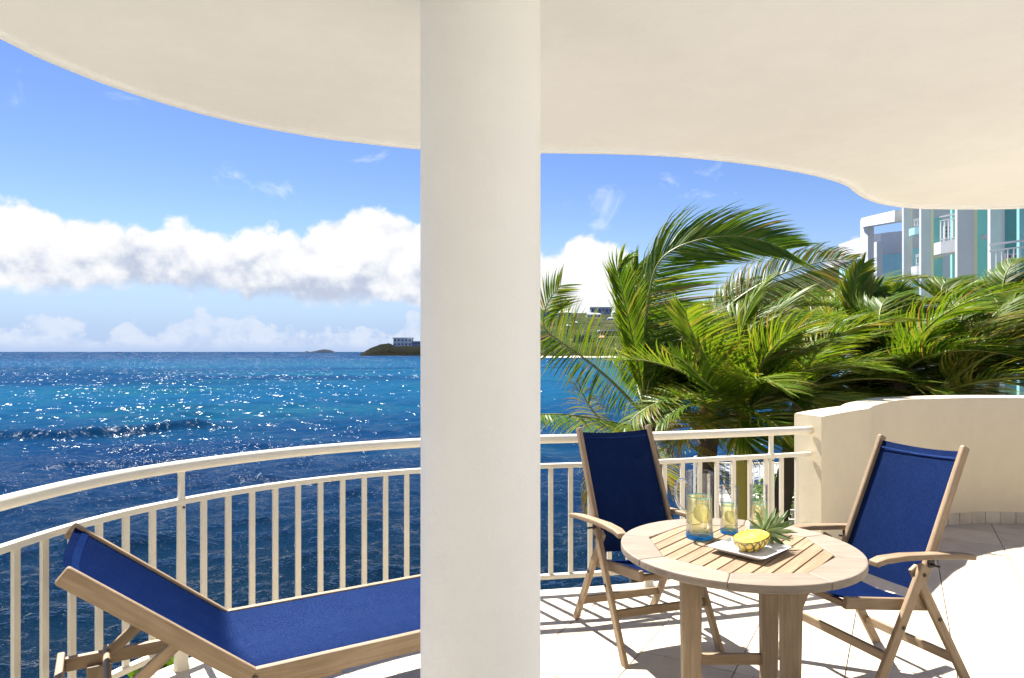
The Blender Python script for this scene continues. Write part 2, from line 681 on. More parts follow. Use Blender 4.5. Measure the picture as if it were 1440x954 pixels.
def leaf_mat(name, stops, trans=0.35, rough=0.32):
    m, t, b = new_mat(name)
    out = m.node_tree.nodes['Material Output']
    a = t.node('ShaderNodeAttribute', attribute_name='tint')
    p = t.node('ShaderNodeNewGeometry').outputs['Position']
    n = t.noise(p, 6, 4, 0.6)
    f = t.m('ADD', a.outputs['Fac'], t.m('MULTIPLY', t.m('SUBTRACT', n, 0.5), 0.25))
    c = t.ramp(f, stops)
    t.l.new(c, b.inputs['Base Color'])
    b.inputs['Roughness'].default_value = rough
    b.inputs['Specular IOR Level'].default_value = 0.18
    tr = t.node('ShaderNodeBsdfTranslucent')
    t.l.new(t.mix(1.0, c, (1.5, 1.45, 0.45), 'MULTIPLY'), tr.inputs[0])
    mx = t.node('ShaderNodeMixShader')
    mx.inputs[0].default_value = trans
    t.l.new(b.outputs[0], mx.inputs[1])
    t.l.new(tr.outputs[0], mx.inputs[2])
    t.l.new(mx.outputs[0], out.inputs[0])
    return m


M_PALM = leaf_mat('palm_leaf', [(0.0, (0.028, 0.068, 0.009)), (0.4, (0.074, 0.148, 0.014)), (0.66, (0.145, 0.205, 0.019)),
                                (0.80, (0.25, 0.24, 0.04)), (0.92, (0.27, 0.19, 0.07)), (1.0, (0.20, 0.125, 0.06))], 0.40, 0.42)
M_SHRUB = leaf_mat('shrub_leaf', [(0.0, (0.03, 0.08, 0.012)), (0.5, (0.07, 0.15, 0.02)), (1.0, (0.14, 0.22, 0.03))], 0.3, 0.4)
M_RACHIS = plain('palm_rachis', (0.19, 0.21, 0.045), 0.45)
M_TRUNK = plain('palm_trunk_bark', (0.085, 0.065, 0.045), 0.9)
M_TRUNKY = plain('palm_trunk_yellow', (0.34, 0.28, 0.035), 0.5)

# ------------------------------------------------------------------ sea
SEA = -6.5
HS = CAMZ - SEA


def sea_material():
    m, t, b = new_mat('sea_water')
    p = t.node('ShaderNodeNewGeometry').outputs['Position']
    sep = t.node('ShaderNodeSeparateXYZ')
    t.l.new(p, sep.inputs[0])
    x, y, _ = sep.outputs
    dist = t.m('SQRT', t.m('ADD', t.m('MULTIPLY', x, x), t.m('MULTIPLY', y, y)))
    lg = t.m('LOGARITHM', t.m('MAXIMUM', dist, 5.0), 10.0)
    # sandy shallows and deep patches of the bay
    pn = t.noise(t.combine(t.m('MULTIPLY', x, 0.010), t.m('MULTIPLY', y, 0.022), 0.0), 1.0, 5, 0.6, 0.7)
    pf = t.noise(t.combine(t.m('MULTIPLY', x, 0.0016), t.m('MULTIPLY', y, 0.0045), 4.0), 1.0, 4, 0.6, 0.5)
    base = t.ramp(t.smooth(lg, 1.1, 3.3, 0, 1, 'LINEAR'),
                  [(0.0, (0.0014, 0.0075, 0.015)), (0.16, (0.0018, 0.0115, 0.026)), (0.32, (0.0026, 0.023, 0.068)),
                   (0.46, (0.006, 0.058, 0.125)), (0.64, (0.009, 0.066, 0.135)), (0.82, (0.005, 0.042, 0.108)), (1.0, (0.004, 0.030, 0.088))])
    shal = t.m('MULTIPLY', t.smooth(pn, 0.50, 0.66), t.smooth(lg, 1.55, 1.9))
    c = t.mix(t.m('MULTIPLY', shal, 0.6), base, (0.008, 0.082, 0.110))
    deep = t.m('MULTIPLY', t.smooth(pf, 0.50, 0.62), t.smooth(lg, 1.7, 2.2))
    c = t.mix(t.m('MULTIPLY', deep, 0.55), c, (0.003, 0.014, 0.062))
    fo = t.node('ShaderNodeAttribute', attribute_name='foam')
    fn = t.noise(p, 1.6, 8, 0.68, 0.6)
    fn2 = t.noise(p, 0.35, 6, 0.6, 0.3)
    foam = t.smooth(t.m('ADD', t.m('ADD', t.m('MULTIPLY', fn, 0.75), t.m('MULTIPLY', fn2, 0.5)), t.m('MULTIPLY', fo.outputs['Fac'], 0.62)), 0.98, 1.14)
    foam = t.m('MULTIPLY', foam, t.smooth(fo.outputs['Fac'], 0.02, 0.2))
    # far whitecaps
    wc = t.noise(t.combine(t.m('MULTIPLY', x, 0.06), t.m('MULTIPLY', y, 0.02), 9.0), 1.0, 6, 0.7, 0.2)
    caps = t.m('MULTIPLY', t.smooth(wc, 0.70, 0.76), t.smooth(lg, 2.1, 2.5))
    foam = t.m('MAXIMUM', foam, t.m('MULTIPLY', caps, 0.6))
    c = t.mix(foam, c, (0.42, 0.45, 0.47))
    # ripples
    q = t.combine(x, t.m('MULTIPLY', y, 1.7), 0.0)
    q = t.combine(x, t.m('MULTIPLY', y, 1.3), 0.0)
    h1 = t.noise(q, 5.5, 1.5, 0.55, 0.2)
    h2 = t.noise(q, 1.5, 1.5, 0.55, 0.2)
    h3 = t.noise(q, 0.38, 1.5, 0.55, 0.2)
    h4 = t.noise(q, 0.09, 2.0, 0.6, 0.2)
    h5 = t.noise(q, 0.017, 2.0, 0.6, 0.2)
    h = t.m('ADD', t.m('ADD', t.m('MULTIPLY', h1, t.smooth(lg, 1.35, 1.9, 0.52, 0.01)), t.m('MULTIPLY', h2, t.smooth(lg, 1.45, 2.2, 0.75, 0.05))),
            t.m('ADD', t.m('MULTIPLY', h3, t.smooth(lg, 1.6, 2.0, 0.3, 2.3)), t.m('ADD', t.m('MULTIPLY', h4, t.smooth(lg, 2.0, 2.5, 0.0, 9.0)), t.m('MULTIPLY', h5, t.smooth(lg, 2.6, 3.0, 0.0, 50.0)))))
    nb = t.node('ShaderNodeBump')
    nb.inputs['Strength'].default_value = 0.9
    nb.inputs['Distance'].default_value = 0.6
    t.put(nb.inputs['Height'], h)
    out = m.node_tree.nodes['Material Output']
    m.node_tree.nodes.remove(b)
    df = t.node('ShaderNodeBsdfDiffuse')
    t.l.new(c, df.inputs[0])
    gl = t.node('ShaderNodeBsdfGlossy')
    t.put(gl.inputs['Roughness'], t.smooth(lg, 1.2, 3.2, 0.05, 0.12))
    fr = t.node('ShaderNodeFresnel')
    fr.inputs['IOR'].default_value = 1.33
    for q in (gl, fr):
        t.l.new(nb.outputs[0], q.inputs['Normal'])
    # a rough sea hides its own grazing facets, so its reflection never reaches that of a flat mirror
    f = t.m('MULTIPLY', t.m('MINIMUM', fr.outputs[0], t.smooth(lg, 1.3, 2.2, 0.27, 0.055)), t.m('SUBTRACT', 1.0, foam))
    mx = t.node('ShaderNodeMixShader')
    t.l.new(f, mx.inputs[0])
    t.l.new(df.outputs[0], mx.inputs[1])
    t.l.new(gl.outputs[0], mx.inputs[2])
    t.l.new(mx.outputs[0], out.inputs[0])
    return m


def build_sea():
    rows = np.concatenate([np.geomspace(8.5, 260, 620), np.geomspace(262, 60000, 90)])
    ncol = 560
    u = np.linspace(-1.5, 1.6, ncol)
    Y = np.repeat(rows[:, None], ncol, 1)
    X = Y * u[None, :]
    dr = np.gradient(rows)
    sp = np.maximum(np.repeat(dr[:, None], ncol, 1), Y * (u[1] - u[0]))
    rng = np.random.default_rng(5)
    Z = np.zeros_like(X)
    DX = np.zeros_like(X)
    DY = np.zeros_like(X)
    main = math.atan2(-0.86, 0.50)
    for lam in np.geomspace(0.55, 19, 46):
        th = main + rng.normal(0, 0.55)
        kx, ky = math.cos(th) * 2 * math.pi / lam, math.sin(th) * 2 * math.pi / lam
        amp = 0.0080 * lam ** 0.90 * rng.uniform(0.6, 1.35)
        if lam > 9:
            amp *= 0.75
        fade = np.clip((lam / sp - 2.5) / 3.0, 0, 1)
        ph = kx * X + ky * Y + rng.uniform(0, 6.28)
        s, c = np.sin(ph), np.cos(ph)
        Z += amp * fade * s
        DX += 0.75 * amp * fade * c * math.cos(th)
        DY += 0.75 * amp * fade * c * math.sin(th)
    foam = np.zeros_like(X)

    def crest(x0, y0, x1, y1, h, w, fm):
        nonlocal Z, foam
        dx, dy = x1 - x0, y1 - y0
        L = math.hypot(dx, dy)
        tx, ty = dx / L, dy / L
        a = ((X - x0) * tx + (Y - y0) * ty) / L
        wob = 1.2 * np.sin(a * 9 + x0) + 0.5 * np.sin(a * 23)
        p = -(X - x0) * ty + (Y - y0) * tx + wob
        env = np.clip(a / 0.25, 0, 1) * np.clip((1 - a) / 0.25, 0, 1)
        g = np.where(p < 0, np.exp(-(p / (w * 0.45)) ** 2), np.exp(-(p / (w * 1.6)) ** 2)) * env
        Z += h * g
        foam = np.maximum(foam, fm * np.where(p < 0, np.exp(-((p + 0.5) / (w * 0.7)) ** 2), np.exp(-(p / (w * 0.5)) ** 2)) * env)
    crest(-52, 60, -26, 73, 0.9, 1.7, 0.57)
    crest(-40, 46, -14, 56, 0.35, 2.2, 0.22)
    crest(-24, 40, -8, 46, 0.35, 1.6, 0.50)
    crest(-60, 95, -20, 104, 0.4, 3.0, 0.35)
    crest(-10, 80, 8, 84, 0.35, 3.0, 0.30)
    crest(-90, 150, -30, 160, 0.5, 4.0, 0.35)
    # surf where the shore turns below the palms
    for (cx, cy, rx, ry, f) in ((13.2, 36, 4.2, 7.5, 0.95), (17, 46, 6, 9, 0.8), (11, 27, 3, 4, 0.7), (20, 60, 7, 10, 0.5)):
        foam = np.maximum(foam, f * np.exp(-(((X - cx) / rx) ** 2 + ((Y - cy) / ry) ** 2)))
    for (cx, cy, rx, ry, f) in ((-330, 1500, 70, 60, 0.9), (-560, 1750, 60, 60, 0.8), (-300, 1130, 45, 25, 0.7), (-190, 1300, 30, 30, 0.7)):
        foam = np.maximum(foam, f * np.exp(-(((X - cx) / rx) ** 2 + ((Y - cy) / ry) ** 2)))
    co = np.stack([X + DX, Y + DY, SEA + Z], -1).reshape(-1, 3)
    nr = len(rows)
    idx = np.arange(nr * ncol).reshape(nr, ncol)
    quads = np.stack([idx[:-1, :-1], idx[:-1, 1:], idx[1:, 1:], idx[1:, :-1]], -1).reshape(-1, 4)
    me = bpy.data.meshes.new('sea')
    me.vertices.add(len(co))
    me.vertices.foreach_set('co', co.astype(np.float32).ravel())
    me.loops.add(quads.size)
    me.loops.foreach_set('vertex_index', quads.astype(np.int32).ravel())
    me.polygons.add(len(quads))
    me.polygons.foreach_set('loop_start', np.arange(0, quads.size, 4, dtype=np.int32))
    me.polygons.foreach_set('use_smooth', np.ones(len(quads), dtype=bool))
    a = me.attributes.new('foam', 'FLOAT', 'POINT')
    a.data.foreach_set('value', foam.astype(np.float32).ravel())
    me.materials.append(sea_material())
    me.update(calc_edges=True)
    me.validate()
    o = link('sea', me)
    tag(o, 'blue Caribbean sea with small waves running to the horizon', 'sea', kind='structure')


build_sea()


# ------------------------------------------------------------------ land: shore below, hill across the bay, headland, island
def height_field(name, fn, xs, ys, mat, label, kind='structure', cat=None):
    X, Y = np.meshgrid(xs, ys)
    Z = fn(X, Y)
    n, k = X.shape
    v = np.stack([X, Y, Z], -1).reshape(-1, 3).tolist()
    idx = np.arange(n * k).reshape(n, k)
    f = np.stack([idx[:-1, :-1], idx[:-1, 1:], idx[1:, 1:], idx[1:, :-1]], -1).reshape(-1, 4).tolist()
    mb = MB()
    mb.add(v, f)
    o = mb.build(name, mat, smooth=True)
    tag(o, label, cat, kind=kind)
    return o


def vnoise(X, Y, seed, octs=5, s0=1.0):
    rng = np.random.default_rng(seed)
    o = np.zeros_like(X, dtype=float)
    a = 1.0
    s = s0
    for _ in range(octs):
        for _ in range(3):
            th = rng.uniform(0, 6.28)
            o += a / 3 * np.sin((X * math.cos(th) + Y * math.sin(th)) * s + rng.uniform(0, 6.28))
        a *= 0.55
        s *= 2.07
    return o


def land_mat(name, stops, scale=1.0, rough=0.95, bdist=0.3):
    m, t, b = new_mat(name)
    p = t.node('ShaderNodeNewGeometry').outputs['Position']
    n = t.m('ADD', t.m('MULTIPLY', t.noise(p, 0.02 * scale, 5, 0.65), 0.4), t.m('MULTIPLY', t.noise(p, 0.10 * scale, 6, 0.75), 0.6))
    t.l.new(t.ramp(n, stops), b.inputs['Base Color'])
    b.inputs['Roughness'].default_value = rough
    b.inputs['Specular IOR Level'].default_value = 0.05
    bump(t, b, t.noise(p, 0.2 * scale, 6, 0.7), 0.8, bdist)
    return m


M_HILL = land_mat('dry_green_hillside', [(0.38, (0.013, 0.021, 0.008)), (0.48, (0.030, 0.041, 0.015)), (0.56, (0.075, 0.070, 0.034)), (0.66, (0.15, 0.115, 0.068))], 1.0, 0.95, 3.0)
M_CLIFF = land_mat('dark_scrub_cliff', [(0.38, (0.004, 0.0055, 0.003)), (0.50, (0.008, 0.010, 0.004)), (0.60, (0.018, 0.015, 0.008)), (0.7, (0.03, 0.023, 0.012))], 1.6, 0.95, 3.0)
M_ISLAND = land_mat('haze_tinted_island', [(0.4, (0.014, 0.022, 0.036)), (0.6, (0.028, 0.036, 0.050))], 0.3)  # distance haze put into the island's blue-grey colour
M_ROCK = land_mat('shore_rock', [(0.36, (0.07, 0.055, 0.04)), (0.5, (0.16, 0.13, 0.10)), (0.62, (0.05, 0.075, 0.02)), (0.72, (0.10, 0.12, 0.035))], 22, 0.9, 0.12)


def shore_fn(X, Y):
    # distance beyond the building's foot decides the fall to the water
    edge = np.where(X < 2, 9.5, 9.5 + np.clip((X - 2) * 0.9, 0, 40))
    f = np.clip((edge + 4 - Y) / 7.0, -0.6, 1.0)
    z = SEA - 0.4 + f * (SEA * -1 - 3.3)
    return z + 0.25 * vnoise(X, Y, 3, 4, 1.1) * np.clip(f + 0.4, 0.2, 1)


height_field('ground', shore_fn, np.linspace(-30, 60, 150), np.linspace(-20, 62, 120), M_ROCK,
             'rocky planted shore falling to the water below the balcony')


def hill_fn(X, Y):
    px = X / np.maximum(Y, 1) * 960 + 720
    shore = 985 + 0.02 * (X - 60)
    rise = np.clip((Y - shore) / 520, 0, 1)
    ridge = np.interp(px, [600, 640, 700, 757, 800, 860, 900, 1000, 1100, 1200, 1300, 1500], [0, 30, 66, 84, 87, 92, 96, 118, 165, 205, 225, 235])
    land = np.clip((px - 610) / 40, 0, 1)
    back = np.clip((2100 - Y) / 500, 0, 1)
    z = ridge * (rise ** 0.72) * np.where(Y > 1500, back ** 0.5, 1)
    z = z + (4 * vnoise(X, Y, 8, 5, 0.012)) * np.clip(rise * 3, 0, 1)
    return SEA - 3.0 + land * np.where(Y < shore, 0, np.clip((Y - shore) / 22, 0, 1) * 6 + z)


height_field('hill', hill_fn, np.linspace(-420, 1800, 240), np.linspace(960, 2100, 130), M_HILL,
             'dry green hillside with houses across the bay')
sand = MB()
for i in range(40):
    x0, x1 = -60 + i * 8, -60 + (i + 1) * 8
    y0, y1 = 975 + 0.02 * (x0 - 60) + 3 * math.sin(i * 0.9), 975 + 0.02 * (x1 - 60) + 3 * math.sin((i + 1) * 0.9)
    sand.add([(x0, y0, SEA - 0.3), (x1, y1, SEA - 0.3), (x1, y1 + 40, SEA + 5.2), (x0, y0 + 40, SEA + 5.2)], [(0, 1, 2, 3)])
tag(sand.build('beach', plain('pale_beach_sand', (0.62, 0.52, 0.38), 0.95), smooth=True), 'strip of pale sand along the far shore', kind='structure')


def head_fn(X, Y):
    px = X / Y * 960 + 720
    h = np.interp(px, [503, 509, 520, 535, 547, 554, 575, 600, 640, 700], [-2, 6, 16, 25, 28, 23, 22, 26, 40, 45])
    f = np.clip((Y - 1420) / 42, 0, 1) * np.clip((1900 - Y) / 160, 0, 1)
    return SEA - 2 + np.clip(h * f ** 0.55 + (2.2 * vnoise(X, Y, 12, 5, 0.05)) * f, -1, 90)


height_field('headland', head_fn, np.linspace(-440, 40, 150), np.linspace(1405, 1900, 70), M_CLIFF,
             'dark scrubby rock headland reaching into the sea')


def isle_fn(X, Y):
    px = X / Y * 960 + 720
    h = np.interp(px, [415, 420, 427, 431, 436, 441, 449, 456, 464, 472, 477], [-6, 3, 5, 16, 7, 12, 25, 31, 25, 6, -6])
    f = np.clip(1 - ((Y - 6300) / 250) ** 2, 0, 1)
    return SEA - 6 + (h + 6) * f ** 0.5 + 1.2 * vnoise(X, Y, 21, 4, 0.02) * f


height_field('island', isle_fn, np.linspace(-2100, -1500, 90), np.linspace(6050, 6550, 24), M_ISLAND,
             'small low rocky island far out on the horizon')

# ------------------------------------------------------------------ balcony floor, tiles
rail_ctrl = [(-1.55, 0.3), (-1.84, 1.2), (-1.97, 2.0), (-1.955, 2.60), (-1.85, 3.10), (-1.629, 3.511), (-1.325, 3.868), (-0.99, 4.13),
             (-0.594, 4.335), (-0.2, 4.445), (0.187, 4.51), (0.6, 4.59), (0.977, 4.68), (1.55, 4.84), (2.20, 5.045)]
RAIL = catmull([(x, y, 0) for x, y in rail_ctrl], step=0.02)
wall_ctrl = [(2.247, 4.96), (2.50, 5.235), (2.80, 5.535), (2.99, 5.70), (3.10, 5.84), (3.26, 5.96), (3.48, 6.09), (3.75, 6.20), (4.25, 6.36), (4.69, 6.36),
             (5.25, 6.22), (5.8, 5.8), (6.15, 5.1), (6.25, 4.2), (6.25, 2.5), (6.2, 0.0), (6.2, -3.0)]
WALL = catmull([(x, y, 0) for x, y in wall_ctrl], step=0.05)

floor_edge = offset(RAIL, 0.075)
outline = [Vector((-1.3, -3.0, 0))] + floor_edge[::4] + [Vector((2.30, 5.10, 0))] + offset(WALL, 0.06)[2::2]
fl = MB()
fl.prism([(p.x, p.y) for p in outline], -0.30, -0.014)
floor = fl.build('floor', [M_GROUT])
tag(floor, 'balcony floor laid with cream stone tiles set diagonally', kind='structure')
lip = MB()
lip.sweep([p + Vector((0, 0, -0.16)) for p in offset(RAIL, 0.082)], 0.012, 0.31)
lip.build('slab_edge', M_SLAB, floor)

# tiles: the outline clipped by each diagonal square
TS = 0.483
TA = math.radians(29.7)
ea = Vector((math.sin(TA), math.cos(TA)))       # one joint direction
eb = Vector((math.cos(TA), -math.sin(TA)))      # the other
inner = [Vector((-1.28, -2.9, 0))] + offset(RAIL, 0.068)[::3] + [Vector((2.32, 5.06, 0))] + offset(WALL, 0.02)[2::2]
poly2 = [Vector((p.x, p.y)) for p in inner]


def clip(poly, n, c):
    out = []
    for i, p in enumerate(poly):
        q = poly[(i + 1) % len(poly)]
        dp, dq = p.dot(n) - c, q.dot(n) - c
        if dp <= 0:
            out.append(p)
        if (dp < 0 < dq) or (dq < 0 < dp):
            out.append(p.lerp(q, dp / (dp - dq)))
    return out


def area(p):
    return 0.5 * sum(a.x * b.y - b.x * a.y for a, b in zip(p, p[1:] + p[:1]))


G = 0.0028
ntile = 0
for i in range(-12, 16):
    for j in range(-8, 20):
        b0, a0 = -1.208 + i * TS, 0.13 + j * TS
        if (eb * (b0 + TS / 2) + ea * (a0 + TS / 2)).y < 0.9:
            continue
        p = poly2
        for n, c in ((eb, b0 + TS - G), (-eb, -(b0 + G)), (ea, a0 + TS - G), (-ea, -(a0 + G))):
            p = clip(p, n, c)
            if len(p) < 3:
                break
        if len(p) < 3 or abs(area(p)) < 0.004:
            continue
        if area(p) < 0:
            p = p[::-1]
        mb = MB()
        dz = R.uniform(-0.0007, 0.0007)
        mb.prism([(q.x, q.y) for q in p], -0.013, dz)
        mb.build('tile', M_TILE, floor)
        ntile += 1
rear = MB()
rear.prism([(-1.3, -2.9), (-1.5, 0.2), (-1.7, 0.62), (6.1, 0.62), (6.1, -2.9)], -0.012, -0.006)
rear.build('rear_paving', M_TILE, floor)

# ------------------------------------------------------------------ ceiling, column, parapet
ZC = 2.60


def ceil_pt(px, py):
    d = (ZC - CAMZ) * FP / (HZ - py)
    return ((px - 720) / FP * d, d, 0)


cpx = [(-190, -30), (-90, 12), (0, 52), (60, 81), (150, 117), (250, 149), (350, 174), (450, 192), (530, 202), (590, 208), (680, 212), (760, 213.5), (860, 215), (950, 219),
       (1040, 228), (1120, 240.5), (1165, 251), (1190, 260), (1200, 268), (1214, 277), (1240, 286), (1280, 291.5), (1330, 293), (1390, 293), (1440, 291.5), (1510, 284)]
CE = catmull([ceil_pt(x, y) for x, y in cpx] + [(3.85, 4.25, 0), (3.72, 3.85, 0), (3.3, 3.45, 0), (2.8, 3.0, 0), (2.35, 2.4, 0), (1.9, 1.75, 0), (1.45, 1.05, 0), (1.15, 0.2, 0), (1.0, -0.9, 0), (1.0, -2.6, 0)], step=0.03)  # unseen right side cut back so sunlit floor bounces onto column and ceiling
back = [Vector((-2.4, -2.6, 0)), Vector((-2.4, 0.2, 0))]
soffit = offset(CE, -0.035)
cm = MB()
cm.prism([(p.x, p.y) for p in reversed(soffit + back)], ZC + 0.006, ZC + 0.34)
ceiling = cm.build('ceiling', M_CEIL)
tag(ceiling, 'cream painted balcony ceiling with a wavy edge', kind='structure')
rim = MB()
rim.sweep([p + Vector((0, 0, ZC + 0.17)) for p in offset(CE, -0.018)], 0.036, 0.36)
rim.build('ceiling_edge', M_CEIL, ceiling, bevel=0.006)

col = MB()
prof = [(0.17, 0.001), (0.17, 0.5), (0.1695, 1.2), (0.17, 1.9), (0.17, ZC + 0.004)]
col.lathe(prof, 72, (-0.089, 1.94, 0))
tag(col.build('column', M_COLUMN, smooth=True), 'thick round white painted column in the middle foreground', 'column')

wall = empty('parapet_wall', (2.25, 5.0, 0))
tag(wall, 'curved cream parapet wall with a square end beside the railing', 'wall')
wall.location = (0, 0, 0)


def wall_h(i, n_in):
    x = WALL[i].x
    return 1.13 + 0.045 * min(1, max(0, (x - 2.95) / 0.5))


TH = 0.235
outw = offset(WALL, TH)
for i in range(6):
    outw[i] = Vector((2.146, 5.19, 0)).lerp(outw[6], i / 6)
wv, wf = [], []
for i, p in enumerate(WALL):
    h = wall_h(i, 0)
    q = outw[i]
    e = 0.014
    t = (q - p).normalized()
    ring = [(p, -0.02), (p, h - e), (p + t * (e * 0.3), h - e * 0.3), (p + t * e, h), (q - t * e, h + 0.006), (q - t * (e * 0.3), h - e * 0.3 + 0.006), (q, h - e + 0.006), (q, -4.5)]
    wv += [(a.x, a.y, z) for a, z in ring]
K = 8
for i in range(len(WALL) - 1):
    for k in range(K - 1):
        a = i * K + k
        wf.append((a, a + K, a + K + 1, a + 1))
wf.append(tuple(range(K)))
wb = MB()
wb.add(wv, wf)
wb.build('wall_body', M_WALL, wall, auto=True)
# skirting tiles along its foot
res, tot = along(WALL, [0.75 + 0.137 * k for k in range(44)])
for k in range(43):
    (p, t), (q, _) = res[k], res[k + 1]
    s = Vector((t.y, -t.x, 0))
    g = 0.0035
    a, b = p + t * g, q - t * g
    mb = MB()
    hh = 0.105 + R.uniform(-0.0015, 0.0015)
    mb.bar(a + s * 0.004 + Vector((0, 0, hh / 2 + 0.001)), b + s * 0.004 + Vector((0, 0, hh / 2 + 0.001)), 0.012 + R.uniform(0, 0.002), hh)
    mb.build('skirting_tile', M_TILE, wall)

fac = MB()
fac.box(-2.35, -1.62, -2.3, 0.28, -4.0, ZC + 0.004)
fac.box(-2.35, 1.9, -2.6, -2.305, -4.0, ZC + 0.004)
fac.add([(2.55, -2.6, -4), (3.2, 1.15, -4), (3.46, 1.15, -4), (2.81, -2.6, -4), (2.55, -2.6, 3.0), (3.2, 1.15, 3.0), (3.46, 1.15, 3.0), (2.81, -2.6, 3.0)],  # unseen right wing, added to bounce sunlight onto the column
        [(3, 2, 1, 0), (4, 5, 6, 7), (0, 1, 5, 4), (1, 2, 6, 5), (2, 3, 7, 6), (3, 0, 4, 7)])
tag(fac.build('house_and_bounce_wall', M_COLUMN, bevel=0.01), 'white house wall behind the viewpoint, with an unseen wing added to bounce sunlight', 'wall')

# ------------------------------------------------------------------ railing
railing = empty('balcony_railing', (0, 0, 0))
tag(railing, 'white metal railing with round handrail and flat balusters along the balcony edge', 'railing')
HR, MR, BR = 1.024, 0.845, 0.112
inner_rail = offset(RAIL, -0.012)
h = MB()
h.tube([p + Vector((0, 0, HR)) for p in inner_rail[::3]] + [inner_rail[-1] + Vector((0, 0, HR))], 0.0295, 20)
h.build('handrail', M_RAIL, railing, smooth=True)
mrail = MB()
mrail.sweep([p + Vector((0, 0, MR)) for p in RAIL[::2]] + [RAIL[-1] + Vector((0, 0, MR))], 0.042, 0.03)
mrail.build('middle_rail', M_RAIL, railing, bevel=0.005)
brail = MB()
brail.sweep([p + Vector((0, 0, BR)) for p in RAIL[::2]] + [RAIL[-1] + Vector((0, 0, BR))], 0.042, 0.03)
brail.build('bottom_rail', M_RAIL, railing, bevel=0.005)


def dist_at_px(px):
    s = 0.0
    best = None
    for a, b in zip(RAIL, RAIL[1:]):
        x = a.x / max(a.y, 0.1) * FP + 720
        if best is None or abs(x - px) < best[0]:
            best = (abs(x - px), s)
        s += (b - a).length
    return best[1]


bal = MB()
bal.box(-0.015, 0.015, -0.008, 0.008, BR + 0.014, MR - 0.014)
bal_me = bal.mesh('baluster', M_RAIL)
s0 = dist_at_px(570)
_, tot = along(RAIL, [0])
post_s = [dist_at_px(253), dist_at_px(676), dist_at_px(912), dist_at_px(1083), 0.35]
for k in range(-60, 40):
    s = s0 + 0.1356 * k
    if s < 0.3 or s > tot - 0.02 or any(abs(s - q) < 0.03 for q in post_s):
        continue
    (p, t), = along(RAIL, [s])[0]
    o = link('baluster', bal_me, railing)
    o.location = p
    o.rotation_euler = (0, 0, math.atan2(t.y, t.x) + R.uniform(-0.03, 0.03))
for s in post_s:
    (p, t), = along(RAIL, [s])[0]
    n = Vector((t.y, -t.x, 0))
    c = p - n * 0.0
    mb = MB()
    mb.lathe([(0.0, -0.008), (0.040, -0.008), (0.040, 0.004), (0.036, 0.02), (0.030, 0.10), (0.0265, 0.16), (0.0235, 0.4), (0.021, MR - 0.04), (0.021, MR + 0.02),
              (0.017, MR + 0.03), (0.0165, HR - 0.05), (0.019, HR - 0.03), (0.022, HR - 0.015)], 20, (c.x, c.y, 0))
    pst = mb.build('post', M_RAIL, railing, auto=True)
    sc = MB()
    sc.tube([(c.x + n.x * 0.018, c.y + n.y * 0.018, MR - 0.028), (c.x + n.x * 0.026, c.y + n.y * 0.026, MR - 0.028)], 0.006, 8)
    sc.build('screw', M_METAL, pst)


# ------------------------------------------------------------------ sling surface between two side rails
def sheet(a0, a1, b0, b1, sag, sagdir, nu=14, nv=18, thick=0.003, top_sag=0.0, seat=False):
    """cloth between edge a (a0 to a1) and edge b (b0 to b1), hollowed along sagdir"""
    a0, a1, b0, b1, sd = Vector(a0), Vector(a1), Vector(b0), Vector(b1), Vector(sagdir).normalized()
    mb = MB()
    vs, fs = [], []
    for lay in (0, 1):
        for i in range(nu + 1):
            u = i / nu
            for j in range(nv + 1):
                v = j / nv
                w = 4 * u * (1 - u)
                p = a0.lerp(a1, v).lerp(b0.lerp(b1, v), u) + sd * (sag * w)
                p = p + (a0 - a1).normalized() * (top_sag * w * v ** 4)
                vs.append(p - sd * (thick * lay) * -1)
    S = (nu + 1) * (nv + 1)

    def I(l, i, j):
        return l * S + i * (nv + 1) + j
    for i in range(nu):
        for j in range(nv):
            fs.append((I(0, i, j), I(0, i + 1, j), I(0, i + 1, j + 1), I(0, i, j + 1)))
    # single sheet: the weave itself is thin, rolled hems give it its edge
    mb.add(vs[:S], fs)
    return mb


def beam(name, p0, p1, w, h, mat, parent, up=(0, 0, 1), bevel=0.006, floor_z=None):
    """straight timber whose own x axis (and so its grain) runs from p0 to p1"""
    p0, p1 = Vector(p0), Vector(p1)
    t = (p1 - p0).normalized()
    side = t.cross(Vector(up)).normalized()
    u = side.cross(t).normalized()
    L = (p1 - p0).length
    mb = MB()
    mb.box(0, L, -w / 2, w / 2, -h / 2, h / 2)
    rot = Matrix((t, -side, u)).transposed()
    if floor_z is not None:
        nv = []
        for v in mb.v:
            z = (rot @ Vector(v) + p0).z
            x = v[0] - (z - floor_z) / t.z if v[0] > L / 2 else v[0]
            nv.append((x, v[1], v[2]))
        mb.v = nv
    o = mb.build(name, mat, parent, bevel=bevel)
    o.location = p0
    o.rotation_euler = rot.to_euler()
    return o


